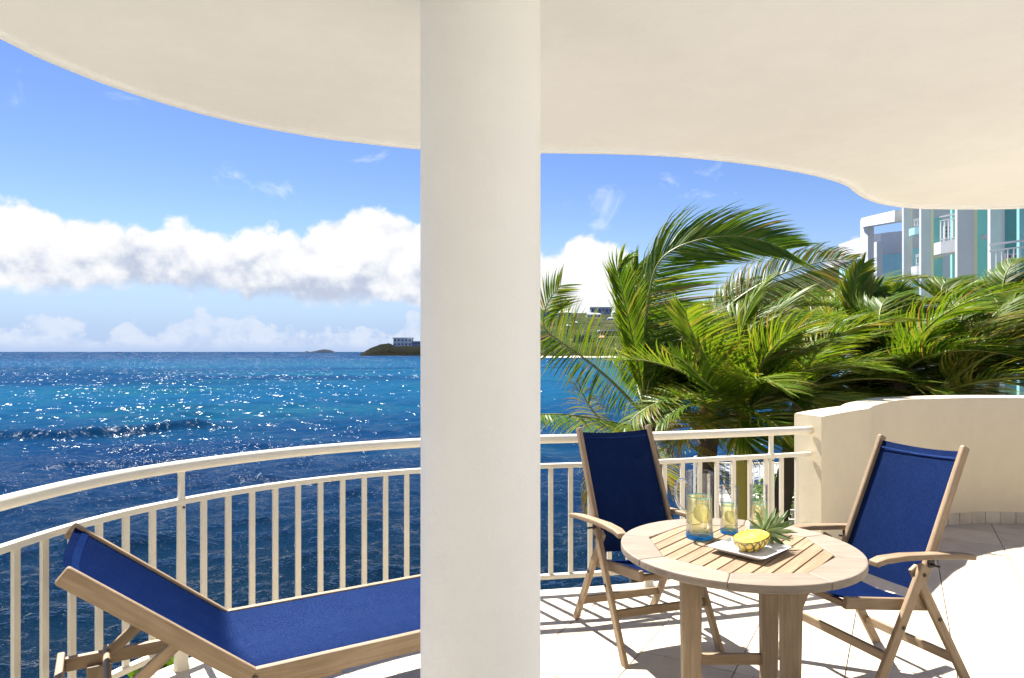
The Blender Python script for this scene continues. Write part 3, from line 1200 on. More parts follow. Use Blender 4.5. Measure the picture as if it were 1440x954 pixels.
# ------------------------------------------------------------------ folding chairs
def make_chair():
    root = empty('folding_chair')
    sx = 0.236
    for s in (-1, 1):
        beam('front_leg', (s * 0.285, -0.012, 0.618), (s * 0.285, 0.325, 0.0), 0.05, 0.024, M_WOODX, root, (1, 0, 0), 0.006, 0.0)
        beam('rear_leg', (s * 0.262, 0.03, 0.605), (s * 0.262, -0.33, 0.0), 0.048, 0.022, M_WOODX, root, (1, 0, 0), 0.006, 0.0)
    for s in (-1, 1):
        beam('back_stile', (s * sx, -0.005, 0.41), (s * sx, -0.345, 1.14), 0.045, 0.027, M_WOODX, root, (1, 0, 0), 0.008)
        mb = MB()
        mb.bar((s * sx, -0.09, 0.408), (s * sx, 0.41, 0.478), 0.026, 0.055)
        mb.build('seat_rail', M_WOODY, root, bevel=0.007)
        # arm: gently bowed board
        path = [(-0.33, 0.622), (-0.22, 0.640), (-0.05, 0.656), (0.12, 0.668), (0.24, 0.667), (0.295, 0.655)]
        wid = [0.046, 0.050, 0.054, 0.060, 0.060, 0.050]
        vs, fs = [], []
        for (y, z), w in zip(path, wid):
            for dx, dz in ((-w / 2, -0.014), (w / 2, -0.014), (w / 2, 0.012), (-w / 2, 0.012)):
                vs.append((s * 0.283 + dx, y, z + dz))
        for i in range(5):
            for k in range(4):
                a, b = i * 4 + k, i * 4 + (k + 1) % 4
                fs.append((a, b, b + 4, a + 4))
        fs += [(3, 2, 1, 0), (20, 21, 22, 23)]
        mb = MB()
        mb.add(vs, fs)
        arm = mb.build('armrest', M_WOODY, root, bevel=0.006)
        br = MB()
        br.bar((s * 0.25, -0.10, 0.585), (s * 0.25, -0.10, 0.64), 0.006, 0.04, (0, 1, 0))
        br.tube([(s * 0.245, -0.10, 0.60), (s * 0.295, -0.10, 0.60)], 0.006, 8)
        br.build('bracket', M_METAL, arm)
    for y, z, nm, xx in ((0.195, 0.215, 'front_stretcher', 0.276), (-0.252, 0.135, 'rear_stretcher', 0.254)):
        mb = MB()
        mb.bar((-xx, y, z), (xx, y, z), 0.020, 0.045)
        mb.build(nm, M_WOODX, root, bevel=0.005)
    mb = MB()
    mb.bar((-0.224, 0.385, 0.462), (0.224, 0.385, 0.462), 0.026, 0.03)
    mb.build('seat_front_bar', M_WOODX, root, bevel=0.005)
    for s in (-1, 1):
        for (y, z) in ((0.128, 0.35), (-0.128, 0.345), (0.0, 0.575)):
            mb = MB()
            xo = 0.272 if y < -0.05 else 0.296
            mb.tube([(s * xo, y, z), (s * (xo + 0.006), y, z)], 0.009, 10)
            mb.build('bolt', M_METAL, root)
    nb = Vector((0, -0.73, -0.34)).normalized()
    back = sheet((-sx + 0.013, -0.036, 0.475), (-sx + 0.013, -0.334, 1.116), (sx - 0.013, -0.036, 0.475), (sx - 0.013, -0.334, 1.116), 0.024, (0, -0.73, -0.34), top_sag=0.004)
    bo = back.build('back_sling', M_SLING, root, smooth=True)
    hem = sheet((-sx + 0.02, -0.314 + 0.002, 1.079), (-sx + 0.02, -0.3168, 1.085), (sx - 0.02, -0.314 + 0.002, 1.079), (sx - 0.02, -0.3168, 1.085), 0.024, (0, -0.73, -0.34), nu=14, nv=1)
    hem.v = [(x, y + 0.004, z + 0.002) for x, y, z in hem.v]
    hem.build('hem', M_HEM, bo, smooth=True)
    st = sheet((-sx + 0.013, -0.06, 0.430), (-sx + 0.013, 0.395, 0.492), (sx - 0.013, -0.06, 0.430), (sx - 0.013, 0.395, 0.492), 0.022, (0, 0.13, -1))
    st.build('seat_sling', M_SLING, root, smooth=True)
    return root


chair = make_chair()
chair.location = (0.738, 3.87, 0.001)
chair.rotation_euler = (0, 0, math.atan2(-0.327, -0.945))
tag(chair, 'teak folding chair with navy sling standing between the railing and the table', 'chair', 'navy sling folding chairs')
chair2 = copy_tree(chair)
chair2.location = (1.79, 3.41, 0.001)
chair2.rotation_euler = (0, 0, math.atan2(0.94, -0.34))
tag(chair2, 'teak folding chair with navy sling in front of the curved parapet wall', 'chair', 'navy sling folding chairs')


# ------------------------------------------------------------------ sun lounger
def make_lounger():
    root = empty('sun_lounger', (-1.152, 2.87, 0.001), math.radians(31))
    W = 0.338
    bx, bz = -0.607, 0.487
    for s in (-1, 1):
        mb = MB()
        mb.bar((0.0, s * W, 0.362), (1.24, s * W, 0.362), 0.032, 0.082)
        mb.build('seat_rail', M_WOODX, root, bevel=0.006)
        beam('backrest_rail', (-0.004, s * W, 0.372), (bx, s * W, 0.372 + bz), 0.032, 0.066, M_WOODX, root, (0, 0, 1), 0.008)
        mb = MB()
        mb.bar((-0.62, s * 0.293, 0.315), (0.35, s * 0.293, 0.315), 0.028, 0.056)
        mb.build('base_rail', M_WOODX, root, bevel=0.004)
        for x in (-0.50, 1.05):
            mb = MB()
            mb.bar((x, s * 0.262, 0.0), (x, s * 0.262, 0.30), 0.09, 0.028, (0, 1, 0))
            mb.build('leg', M_WOODZ, root, bevel=0.005)
        beam('prop_strut', (-0.225, s * 0.255, 0.545), (-0.475, s * 0.255, 0.335), 0.022, 0.045, M_WOODX, root, (0, 0, 1), 0.004)
    mb = MB()
    mb.bar((-0.635, -0.34, 0.318), (-0.635, 0.34, 0.318), 0.028, 0.07)
    mb.build('head_crossbar', M_WOODY, root, bevel=0.005)
    mb = MB()
    mb.tube([(-0.475, -0.30, 0.352), (-0.475, 0.30, 0.352)], 0.0125, 14)
    mb.build('prop_dowel', M_WOODY, root, smooth=True)
    mb = MB()
    mb.bar((1.225, -0.32, 0.362), (1.225, 0.32, 0.362), 0.03, 0.07)
    mb.build('foot_crossbar', M_WOODY, root, bevel=0.005)
    e = W - 0.014
    nrm = Vector((-bz, 0, bx)).normalized()          # away from the sitter
    off = nrm * -0.020
    prof_pts = [Vector((bx * q, 0, 0.372 + bz * q)) + off for q in (0.985, 0.8, 0.6, 0.4, 0.25, 0.13, 0.06)] + \
               [Vector((0.012, 0, 0.398)), Vector((0.05, 0, 0.397))] + [Vector((x, 0, 0.396)) for x in (0.12, 0.25, 0.45, 0.65, 0.85, 1.05, 1.212)]
    prof_pts = resample(catmull(prof_pts, n=5), count=64)

    def cloth(i0, i1, lift, mat, nm, par, edge=1.0):
        mbc = MB()
        vs, fs = [], []
        NU = 20
        for i in range(i0, i1 + 1):
            p = prof_pts[i]
            t = (prof_pts[min(i + 1, 63)] - prof_pts[max(i - 1, 0)]).normalized()
            nr = Vector((t.z, 0, -t.x)).normalized()
            if nr.z > 0:
                nr = -nr
            sag = 0.045 if p.x < 0 else 0.045 - 0.013 * min(1, p.x / 0.2)
            for j in range(NU + 1):
                v = -1 + 2 * j / NU
                vs.append(p + Vector((0, v * e * edge, 0)) + nr * (sag * (1 - v * v) - lift))
        for i in range(i1 - i0):
            for j in range(NU):
                k = i * (NU + 1) + j
                fs.append((k, k + 1, k + NU + 2, k + NU + 1))
        mbc.add(vs, fs)
        return mbc.build(nm, mat, par, smooth=True)
    bo = cloth(0, 63, 0.0, M_SLING, 'sling', root)
    cloth(1, 2, 0.003, M_HEM, 'hem', bo, 0.99)
    for s in (-1, 1):
        mb = MB()
        mb.tube([(0.005, s * (W + 0.017), 0.372), (0.005, s * (W + 0.022), 0.372)], 0.010, 10)
        mb.build('hinge_bolt', M_METAL, root)
    tag(root, 'teak sun lounger with raised navy sling back beside the railing', 'sun lounger')
    return root


make_lounger()

# ------------------------------------------------------------------ round table
TC = Vector((1.0, 3.02, 0))
TZ = 0.74
table = empty('round_table', (TC.x, TC.y, 0.001))
tag(table, 'round slatted teak table carrying the pitcher, glasses and pineapple', 'table')
RT, RI = 0.512, 0.392
for k in range(8):
    a0 = math.radians(22.5 + 45 * k)
    a1 = a0 + math.radians(45)
    g = 0.0005
    pts = []
    for i in range(13):
        a = a0 + (a1 - a0) * i / 12
        pts.append((RT * math.cos(a), RT * math.sin(a)))
    pts += [(RI * math.cos(a1), RI * math.sin(a1)), (RI * math.cos(a0), RI * math.sin(a0))]
    cen = Vector(((RT + RI) / 2 * math.cos((a0 + a1) / 2), (RT + RI) / 2 * math.sin((a0 + a1) / 2)))
    pts = [tuple(cen + (Vector(p) - cen) * (1 - g * 3)) for p in pts]
    mb = MB()
    mb.prism(pts, TZ - 0.034, TZ)
    mb.build('rim_segment', M_RIM, table, bevel=0.006)
SA = math.radians(40)
es = Vector((math.sin(SA), math.cos(SA)))      # along the slats
ec = Vector((math.cos(SA), -math.sin(SA)))
octo = [Vector((RI * math.cos(math.radians(22.5 + 45 * k)), RI * math.sin(math.radians(22.5 + 45 * k)))) for k in range(8)]
SW = 0.0605
for k in range(-7, 7):
    lo, hi = k * SW + 0.0035, (k + 1) * SW - 0.0035
    p = clip(clip(octo, ec, hi), -ec, -lo)
    if len(p) < 3 or abs(area(p)) < 0.0006:
        continue
    if area(p) < 0:
        p = p[::-1]
    # each slat is modelled along its own x axis so that the grain runs its length
    loc = Vector((0, 0))
    q = [((v.x * es.x + v.y * es.y) * 0.994, -(v.x * ec.x + v.y * ec.y)) for v in p]
    mb = MB()
    mb.prism(q, TZ - 0.026, TZ - 0.002 + R.uniform(-0.0008, 0.0008))
    o = mb.build('slat', M_WOODX, table, bevel=0.002)
    o.rotation_euler = (0, 0, math.atan2(es.y, es.x))
for (ax, ay, bx, by) in ((-0.36, -0.16, 0.36, -0.16), (-0.36, 0.16, 0.36, 0.16)):
    mb = MB()
    mb.bar((ax, ay, TZ - 0.052), (bx, by, TZ - 0.052), 0.03, 0.045)
    mb.build('under_batten', M_WOODX, table, bevel=0.003)
for x, y in ((-0.255, -0.17), (0.165, -0.17), (-0.165, 0.18), (0.205, 0.18)):
    mb = MB()
    mb.bar((x, y, TZ - 0.034), (x * 0.98, y * 0.98, 0.0), 0.085, 0.06, (0, 1, 0), 0.07, 0.05)
    leg = mb.build('leg', M_WOODZ, table, bevel=0.006)
for y, z in ((-0.17, 0.16), (0.18, 0.16)):
    mb = MB()
    mb.bar((-0.2, y, z), (0.18, y, z), 0.025, 0.05)
    mb.build('stretcher', M_WOODX, table, bevel=0.004)


# ------------------------------------------------------------------ pitcher and glasses
def vessel(root, r, hgt, base_h, fill, wall=0.004):
    mb = MB()
    mb.lathe([(r * 0.2, 0.0005), (r * 0.94, 0.0005), (r, 0.006), (r, base_h)], 40)
    mb.lathe([(r, base_h), (0.0001, base_h)], 40)
    mb.build('blue_base', M_BLUEBASE, root, smooth=False, auto=True)
    mb = MB()
    mb.lathe([(0.0001, base_h + 0.0005), (r, base_h + 0.0005), (r, hgt - 0.002), (r - wall / 2, hgt), (r - wall, hgt - 0.002), (r - wall, base_h + 0.012), (r * 0.6, base_h + 0.008), (0.0001, base_h + 0.007)], 48)
    mb.build('glass_wall', M_GLASS, root, auto=True)
    mb = MB()
    ri = r - wall - 0.0006
    mb.lathe([(0.0001, base_h + 0.009), (ri * 0.6, base_h + 0.010), (ri, base_h + 0.016), (ri, fill - 0.001), (ri * 0.97, fill - 0.002), (0.0001, fill - 0.002)], 48)
    liq = mb.build('drink', M_LEMON, root, auto=True)
    mb = MB()
    mb.lathe([(ri - 0.001, fill - 0.001), (ri - 0.001, fill + 0.003), (ri - 0.003, fill + 0.0025), (ri - 0.003, fill - 0.001)], 40)
    mb.build('meniscus', M_AQUARING, liq, smooth=True)
    # thick aqua rim where the liquid meets the glass
    return liq


def lemon_slice(root, c, r, tilt, az):
    mb = MB()
    mb.lathe([(0.0001, 0.003), (r, 0.003), (r, -0.003), (0.0001, -0.003)], 24)
    rot = Matrix.Rotation(az, 3, 'Z') @ Matrix.Rotation(tilt, 3, 'X')
    mb.v = [tuple(rot @ Vector(p) + Vector(c)) for p in mb.v]
    o = mb.build('lemon_slice', M_SLICE, root, auto=True)
    return o


M_AQUARING = liquid('aqua_glass_line', (0.45, 0.85, 0.92), 1.33, 0.3, (0.25, 0.75, 0.85))
M_HANDLE = thin_glass('handle_glass', (0.80, 0.88, 0.92), 1.0, 0.14)
M_SLICE = plain('lemon_flesh', (0.62, 0.55, 0.30), 0.5)
pit = empty('glass_pitcher', (0.868, 3.16, TZ + 0.001))
tag(pit, 'tall clear glass pitcher with curved handle, pale yellow drink and blue base', 'pitcher')
vessel(pit, 0.0615, 0.305, 0.020, 0.190, 0.005)
hp = catmull([(-0.0615, 0, 0.255), (-0.078, -0.004, 0.268), (-0.100, -0.008, 0.262), (-0.113, -0.010, 0.235), (-0.113, -0.010, 0.195), (-0.100, -0.008, 0.155), (-0.080, -0.004, 0.13), (-0.0615, 0, 0.120)], n=6)
mb = MB()
mb.tube(hp, 0.0075, 14)
mb.build('handle', M_HANDLE, pit, smooth=True)
sp = MB()
sp.add([(0.050, -0.018, 0.302), (0.075, 0.0, 0.309), (0.050, 0.018, 0.302), (0.0585, 0.0, 0.270)], [(0, 3, 1), (1, 3, 2)])
sp.build('spout', M_GLASS, pit)
lemon_slice(pit, (0.006, -0.012, 0.115), 0.043, 1.15, 0.4)
lemon_slice(pit, (-0.012, 0.016, 0.082), 0.040, 0.5, -0.7)
for i, (x, y, lab) in enumerate(((1.032, 3.245, 'clear tumbler of pale yellow drink standing beside the pitcher'),
                                 (1.187, 3.285, 'clear tumbler of pale yellow drink standing behind the pineapple'))):
    g = empty('drinking_glass', (x, y, TZ + 0.001))
    tag(g, lab, 'glass', 'tumblers of pale drink')
    vessel(g, 0.0415, 0.222, 0.014, 0.132, 0.0035)
    lemon_slice(g, (0.003, -0.004, 0.075), 0.031, 1.0, 0.5 + i)

# ------------------------------------------------------------------ plate with half a pineapple
PL = Vector((1.018, 2.925, TZ + 0.001))
PA = math.radians(-47)
pm = MB()
rings = [(0.088, 0.0), (0.094, 0.004), (0.128, 0.024), (0.1295, 0.0265), (0.126, 0.0268), (0.092, 0.0085), (0.086, 0.0065)]


def sq(r, z, rr=0.016, n=5):
    o = []
    for cx, cy, a in ((1, 1, 0), (-1, 1, 90), (-1, -1, 180), (1, -1, 270)):
        for i in range(n + 1):
            t = math.radians(a + 90 * i / n)
            o.append(((r - rr) * cx + rr * math.cos(t), (r - rr) * cy + rr * math.sin(t), z))
    return o


vs, fs = [], []
for r, z in rings:
    vs += sq(r, z)
nn = 24
for i in range(len(rings) - 1):
    for k in range(nn):
        a, b = i * nn + k, i * nn + (k + 1) % nn
        fs.append((a, b, b + nn, a + nn))
fs.append(tuple(reversed(range(nn))))
fs.append(tuple((len(rings) - 1) * nn + k for k in range(nn)))
pm.add(vs, fs)
plate = pm.build('square_plate', M_PLATE, smooth=True)
plate.data.set_sharp_from_angle(angle=math.radians(50))
plate.location = PL
plate.rotation_euler = (0, 0, PA)
tag(plate, 'square white porcelain plate under the cut pineapple', 'plate')


def pineapple():
    root = empty('pineapple_half', (PL.x + 0.012, PL.y + 0.012, PL.z + 0.0085))
    tag(root, 'half a pineapple with yellow cut face and leafy crown on the plate', 'pineapple')
    # own frame: x along the fruit towards the crown, y up out of the cut face's plane, z normal of the cut (towards the viewer and up)
    X = Vector((0.82, 0.52, 0.12)).normalized()
    Zc = Vector((-0.60, -0.44, 0.67))
    Zc = (Zc - X * Zc.dot(X)).normalized()
    Yc = Zc.cross(X).normalized()
    C = Vector((0.0, 0.0, 0.058))

    def W(p):
        return C + X * p[0] + Yc * p[1] + Zc * p[2]
    L, r = 0.088, 0.058

    def rad(u):
        return r * (max(0.0, 1 - abs(u) ** 2.6)) ** 0.5
    # skin: half barrel with raised eyes in spiral rows
    mb = MB()
    nu, nv = 56, 44
    vs, fs = [], []
    for i in range(nu + 1):
        u = -1 + 2 * i / nu
        for j in range(nv + 1):
            a = math.pi + math.pi * j / nv
            e1 = abs(math.sin((u * 5.2 + a * 1.9) * 1.35 * 1.2))
            e2 = abs(math.sin((u * 5.2 - a * 1.9) * 1.35 * 1.2))
            bumpy = 1 + 0.11 * (min(e1, e2) ** 0.6)
            mb.attr.append(min(e1, e2))
            rr = rad(u) * bumpy
            vs.append(W((u * L, rr * math.cos(a), rr * math.sin(a))))
    for i in range(nu):
        for j in range(nv):
            k = i * (nv + 1) + j
            fs.append((k, k + 1, k + nv + 2, k + nv + 1))
    mb.add(vs, fs)
    m, t, b = new_mat('pineapple_skin')
    gi = t.node('ShaderNodeAttribute', attribute_name='tint')
    cr = t.smooth(gi.outputs['Fac'], 0.12, 0.6)
    n = t.noise(coords(t), 60, 4, 0.6)
    c = t.mix(cr, (0.035, 0.04, 0.010), (0.50, 0.31, 0.04))
    c = t.mix(t.smooth(n, 0.45, 0.7, 0, 0.6), c, (0.16, 0.15, 0.02))
    t.l.new(c, b.inputs['Base Color'])
    b.inputs['Roughness'].default_value = 0.55
    mb.build('skin', m, root, smooth=True)
    # cut face, slightly domed, with core
    mb = MB()
    vs, fs = [W((0, 0, 0.001))], []
    N = 48
    for q in (0.3, 0.6, 0.85, 1.0):
        for k in range(N):
            a = 2 * math.pi * k / N
            u = math.cos(a)
            w = rad(u * 0.999)
            # superellipse outline of the half fruit
            vs.append(W((L * u * q, (r * (1 - abs(u) ** 2.6) ** 0.5 * (1 if math.sin(a) >= 0 else -1)) * q * 0.985, 0.002 * (1 - q) + 0.0008)))
    for k in range(N):
        fs.append((0, 1 + k, 1 + (k + 1) % N))
    for i in range(3):
        for k in range(N):
            a, b2 = 1 + i * N + k, 1 + i * N + (k + 1) % N
            fs.append((a, a + N, b2 + N, b2))
    mb.add(vs, fs)
    m, t, b = new_mat('pineapple_flesh')
    p = coords(t)
    n = t.noise(p, 38, 5, 0.6, 0.5)
    cd = t.node('ShaderNodeVectorMath', operation='DISTANCE')
    t.l.new(p, cd.inputs[0])
    cd.inputs[1].default_value = (0.0, 0.0, 0.058)
    c = t.mix(n, (0.58, 0.37, 0.012), (0.74, 0.55, 0.05))
    c = t.mix(t.smooth(cd.outputs['Value'], 0.045, 0.0, 0.0, 0.7), c, (0.74, 0.62, 0.16))
    t.l.new(c, b.inputs['Base Color'])
    b.inputs['Roughness'].default_value = 0.25
    b.inputs['Subsurface Weight'].default_value = 0.2
    b.inputs['Subsurface Radius'].default_value = (0.02, 0.012, 0.003)
    b.inputs['Subsurface Scale'].default_value = 0.5
    fib = t.node('ShaderNodeTexWave', wave_type='RINGS', rings_direction='SPHERICAL')
    pc = t.node('ShaderNodeVectorMath', operation='SUBTRACT')
    t.l.new(p, pc.inputs[0])
    pc.inputs[1].default_value = (0.0, 0.0, 0.058)
    t.l.new(pc.outputs[0], fib.inputs['Vector'])
    fib.inputs['Scale'].default_value = 28
    fib.inputs['Distortion'].default_value = 9
    fib.inputs['Detail'].default_value = 3
    fib.inputs['Detail Scale'].default_value = 3
    t.l.new(t.mix(t.m('MULTIPLY', fib.outputs['Fac'], 0.45), c, (0.42, 0.24, 0.01)), b.inputs['Base Color'])
    bump(t, b, t.m('ADD', n, fib.outputs['Fac']), 0.5, 0.003)
    face = mb.build('cut_face', m, root, smooth=True)
    # crown
    rr = random.Random(4)
    m = leaf_mat('pineapple_leaf', [(0.0, (0.05, 0.10, 0.035)), (0.5, (0.13, 0.20, 0.075)), (1.0, (0.30, 0.36, 0.20))], 0.15, 0.4)
    base = Vector((L * 0.98, 0, -0.008))
    for k in range(46):
        ring = k / 46
        a = k * 2.39996
        spread = 0.12 + 1.18 * ring ** 0.8
        ln = 0.135 - 0.050 * ring + rr.uniform(-0.012, 0.012)
        d = Vector((math.cos(spread), math.sin(spread) * math.cos(a), math.sin(spread) * math.sin(a)))
        if d.z > 0.75:
            d.z *= 0.7
        st = base + Vector((0.026 * (1 - ring), 0.012 * math.cos(a) * (0.4 + ring), 0.012 * math.sin(a) * (0.4 + ring)))
        side = d.cross(Vector((1, 0, 0)))
        if side.length < 0.01:
            side = Vector((0, 1, 0))
        side.normalize()
        lm = MB()
        vs, fs = [], []
        pos = st.copy()
        dd = d.copy()
        SEG = 6
        for i in range(SEG + 1):
            u = i / SEG
            w = 0.0105 * (1 - u ** 1.8) * (0.75 + 0.5 * u) + 0.0004
            nrm = dd.cross(side).normalized()
            vs += [W(pos + side * w + nrm * w * 0.35), W(pos), W(pos - side * w + nrm * w * 0.35)]
            lm.attr += [rr.uniform(0.2, 0.9)] * 3 if False else [0.25 + 0.5 * ((k * 37) % 11) / 11 + 0.2 * u] * 3
            pos = pos + dd * (ln / SEG)
            dd = (dd + Vector((-0.06, 0, 0)) + (dd - Vector((1, 0, 0)) * dd.x) * 0.10).normalized()
        for i in range(SEG):
            a0 = i * 3
            fs += [(a0, a0 + 1, a0 + 4, a0 + 3), (a0 + 1, a0 + 2, a0 + 5, a0 + 4)]
        lm.add(vs, fs)
        lo = min(p.z for p in vs) + 0.0085
        if lo < 0.003:
            lm.v = [(x, y, z if z > -0.0045 else -0.0045) for x, y, z in lm.v]
        lm.build('crown_leaf', m, root, smooth=True)
    return root


pineapple()

# ------------------------------------------------------------------ palms bent by the wind
WIND = Vector((1.0, 0.22, 0.05))


def frond(path, parent, rng, length=0.72, n=46, base_bare=0.10, wind=0.5, droop=0.35, tint=(0.25, 0.6), width=0.030, fwd=0.55, lift=0.25, upref=None, brown=0.06, sides=(1, 1), lean=0.25):
    """one pinnate leaf: rachis along path, leaflets on both sides, blown by the wind"""
    P = resample([Vector(p) for p in path], count=n + 1)
    mb = MB()
    up = Vector(upref) if upref else Vector((0, 0, 1))
    rr = [0.020 * (1 - 0.85 * i / n) + 0.002 for i in range(n + 1)]
    mb.tube(P[::2] if n % 2 == 0 else P, (rr[::2] if n % 2 == 0 else rr), 5, True, 1)
    mb.attr += [0.6] * len(mb.v)
    SEG = 5
    Nprev = None
    for i in range(1, n + 1):
        u = i / n
        if u < base_bare:
            continue
        t = (P[min(i + 1, n)] - P[i - 1]).normalized()
        nn = up - t * up.dot(t)
        if nn.length < 0.15:
            nn = Nprev.copy() if Nprev else Vector((0, -1, 0.2))
            nn = nn - t * nn.dot(t)
        nn.normalize()
        Nprev = nn
        sd = t.cross(nn).normalized()
        for side in (-1, 1):
            for rep in range(2):
                if rng.random() > (sides[0] if side < 0 else sides[1]):
                    continue
                ln = length * (0.30 + 0.78 * math.sin(math.pi * min(1, max(0, (u - base_bare * 0.5)) ** 0.72 * 0.93))) * rng.uniform(0.82, 1.12)
                if u > 0.85:
                    ln *= 0.85
                f = fwd + 0.75 * u ** 2 + rng.uniform(-0.1, 0.1)
                d = (sd * side + t * f + nn * (lift + rng.uniform(-0.14, 0.14)) + WIND * lean).normalized()
                pos = P[i].lerp(P[i - 1], rep * 0.5 + rng.uniform(-0.1, 0.1))
                wd = width * rng.uniform(0.75, 1.2)
                tw = rng.uniform(-0.5, 0.5)
                tv = rng.uniform(*tint)
                if rng.random() < brown:
                    tv = rng.uniform(0.72, 1.0)
                tipb = rng.uniform(0.0, 0.22)
                vs, fs = [], []
                gust = wind * rng.uniform(0.75, 1.25)
                for k in range(SEG + 1):
                    q = k / SEG
                    w = wd * (0.35 + 1.3 * q) if q < 0.3 else wd * 0.74 * (1 - ((q - 0.3) / 0.7) ** 1.6) + 0.0012
                    wv = d.cross(nn)
                    if wv.length < 0.05:
                        wv = sd.copy()
                    wv.normalize()
                    wv = (wv + nn * tw).normalized()
                    vs += [pos + wv * (w / 2), pos - wv * (w / 2)]
                    mb.attr += [min(1.0, tv + tipb * q * q)] * 2
                    pos = pos + d * (ln / SEG)
                    d = (d + WIND * (gust * 0.34 * (0.4 + q)) + Vector((0, 0, -1)) * (droop * 0.30 * (0.3 + q))).normalized()
                for k in range(SEG):
                    a = 2 * k
                    fs.append((a, a + 1, a + 3, a + 2))
                mb.add(vs, fs)
    return mb.build('frond', [M_PALM, M_RACHIS], parent, smooth=True)


def grow(c, az, el, length, rng, wind=0.5, grav=0.5, n=14):
    """rachis that starts at the crown and is bent by its weight and the wind"""
    d = Vector((math.sin(az) * math.cos(el), math.cos(az) * math.cos(el), math.sin(el)))
    p = Vector(c)
    out = [p.copy()]
    for i in range(n):
        p = p + d * (length / n)
        out.append(p.copy())
        q = i / n
        d = (d + WIND * (wind * 0.16 * (0.3 + q)) + Vector((0, 0, -1)) * (grav * 0.15 * (0.25 + q))).normalized()
    return out


def trunk(parent, path, r0, r1, mat=None, yellow=None):
    P = resample(catmull(path, n=8), step=0.06)
    n = len(P)
    rad = []
    for i in range(n):
        u = i / (n - 1)
        r = r0 + (r1 - r0) * u
        rad.append(r * (1.0 + (0.05 if i % 2 else -0.03)))
    mb = MB()
    mb.tube(P, rad, 14, True)
    mb.build('trunk', mat or M_TRUNK, parent, smooth=True)
    if yellow:
        k0 = int(n * yellow[0])
        mb = MB()
        mb.tube(P[k0:], [r * 1.06 for r in rad[k0:]], 14, True)
        mb.build('crownshaft', M_TRUNKY, parent, smooth=True)


GROUND = -4.2


def palm(name_label, c, seed, nf=16, length=2.6, wind=0.55, rad=0.11, base=None, leaf=0.62, tint=(0.2, 0.62), yellow=None, young=0.4, brown=0.06, elmin=-0.5, shrink=1.0, dens=44, skirt=4, azr=None):
    rng = random.Random(seed)
    c = Vector(c)
    b = Vector(base) if base else Vector((c.x - 0.5, c.y + 0.2, GROUND))
    root = empty('palm_tree', b)
    off = c - b

    def L(p):
        return [Vector(q) - b for q in p]
    trunk(root, L([b, b.lerp(c, 0.35) + Vector((-0.05, 0, 0)), b.lerp(c, 0.7) + Vector((-0.04, 0, 0.05)), c]), rad * 1.35, rad, yellow=yellow)
    nf = int(nf * 1.5)
    for k in range(nf):
        q = k / max(1, nf - 1)
        az = k * 2.39996 + rng.uniform(-0.35, 0.35)
        if azr:
            az = rng.uniform(*azr)
        el = 1.35 - (1.35 - elmin) * q ** 0.85 + rng.uniform(-0.12, 0.12)
        ln = length * rng.uniform(0.82, 1.1) * (0.75 if q < 0.15 else 1.0)
        path = grow(c + Vector((rng.uniform(-0.05, 0.05), rng.uniform(-0.05, 0.05), 0.1 * (1 - q))), az, el, ln, rng, wind * rng.uniform(0.8, 1.2), 0.55 + 0.3 * q)
        t0, t1 = tint
        if q < young:
            t0, t1 = t0 + 0.12, t1 + 0.06
        if q > 0.8:
            t0, t1 = t0, t1 + 0.12
        frond(L(path), root, rng, leaf, dens + 8, 0.08, wind * 1.0, 0.35 + 0.25 * q, (t0 - 0.05, t1), brown=brown + 0.16 * max(0, q - 0.6), width=0.027, lean=0.35)
    for k in range(skirt):     # dry leaves hanging under the crown
        az = rng.uniform(0, 6.28)
        path = grow(c + Vector((0, 0, -0.12)), az, -0.25, length * 0.75, rng, wind * 0.7, 1.9)
        frond(L(path), root, rng, leaf * 0.8, int(dens * 0.7), 0.1, wind * 0.8, 0.9, (0.70, 1.0), brown=0.5)
    tag(root, name_label, 'palm tree', 'windswept palms beyond the balcony')
    return root, b, rng


def explicit(root, b, rng, pts, **kw):
    P = catmull([at(x, y, d) - b for x, y, d in pts], n=8)
    return frond(P, root, rng, **kw)


# palm whose big frond arches over everything
pa, pb, pr = palm('palm with one huge frond arching high to the right, nearest the column', at(908, 585, 9.0), 11, nf=11, length=2.2, wind=0.75, leaf=0.62,
                  base=(1.75, 9.1, GROUND), elmin=-0.1, skirt=3, rad=0.13, azr=(-0.3, 3.0))
explicit(pa, pb, pr, [(905, 590, 9.0), (905, 515, 8.95), (907, 459, 8.9), (913, 411, 8.85), (925, 372, 8.8), (949, 350, 8.75), (989, 336, 8.7), (1029, 332, 8.65), (1069, 338, 8.6), (1104, 351, 8.6)],
         length=0.95, n=104, base_bare=0.14, wind=0.75, droop=0.20, tint=(0.22, 0.64), width=0.034, fwd=0.45, lift=0.15, lean=0.85, upref=(-0.35, -0.9, 0.25), brown=0.05)
explicit(pa, pb, pr, [(906, 586, 8.95), (880, 556, 8.7), (850, 527, 8.5), (815, 499, 8.3), (785, 478, 8.2), (766, 462, 8.15), (765, 440, 8.15), (775, 418, 8.2), (788, 402, 8.25)],
         length=0.58, n=60, base_bare=0.12, wind=0.22, droop=0.20, tint=(0.35, 0.72), width=0.024, fwd=0.35, lift=0.1, upref=(0.2, -0.95, 0.35), brown=0.10)
explicit(pa, pb, pr, [(906, 580, 9.0), (898, 520, 8.9), (886, 460, 8.8), (876, 415, 8.75), (868, 385, 8.7), (874, 368, 8.7)],
         length=0.55, n=50, base_bare=0.15, wind=0.35, droop=0.10, tint=(0.35, 0.66), width=0.034, fwd=1.2, lift=0.1, upref=(0.5, -0.85, 0.1), lean=0.1)
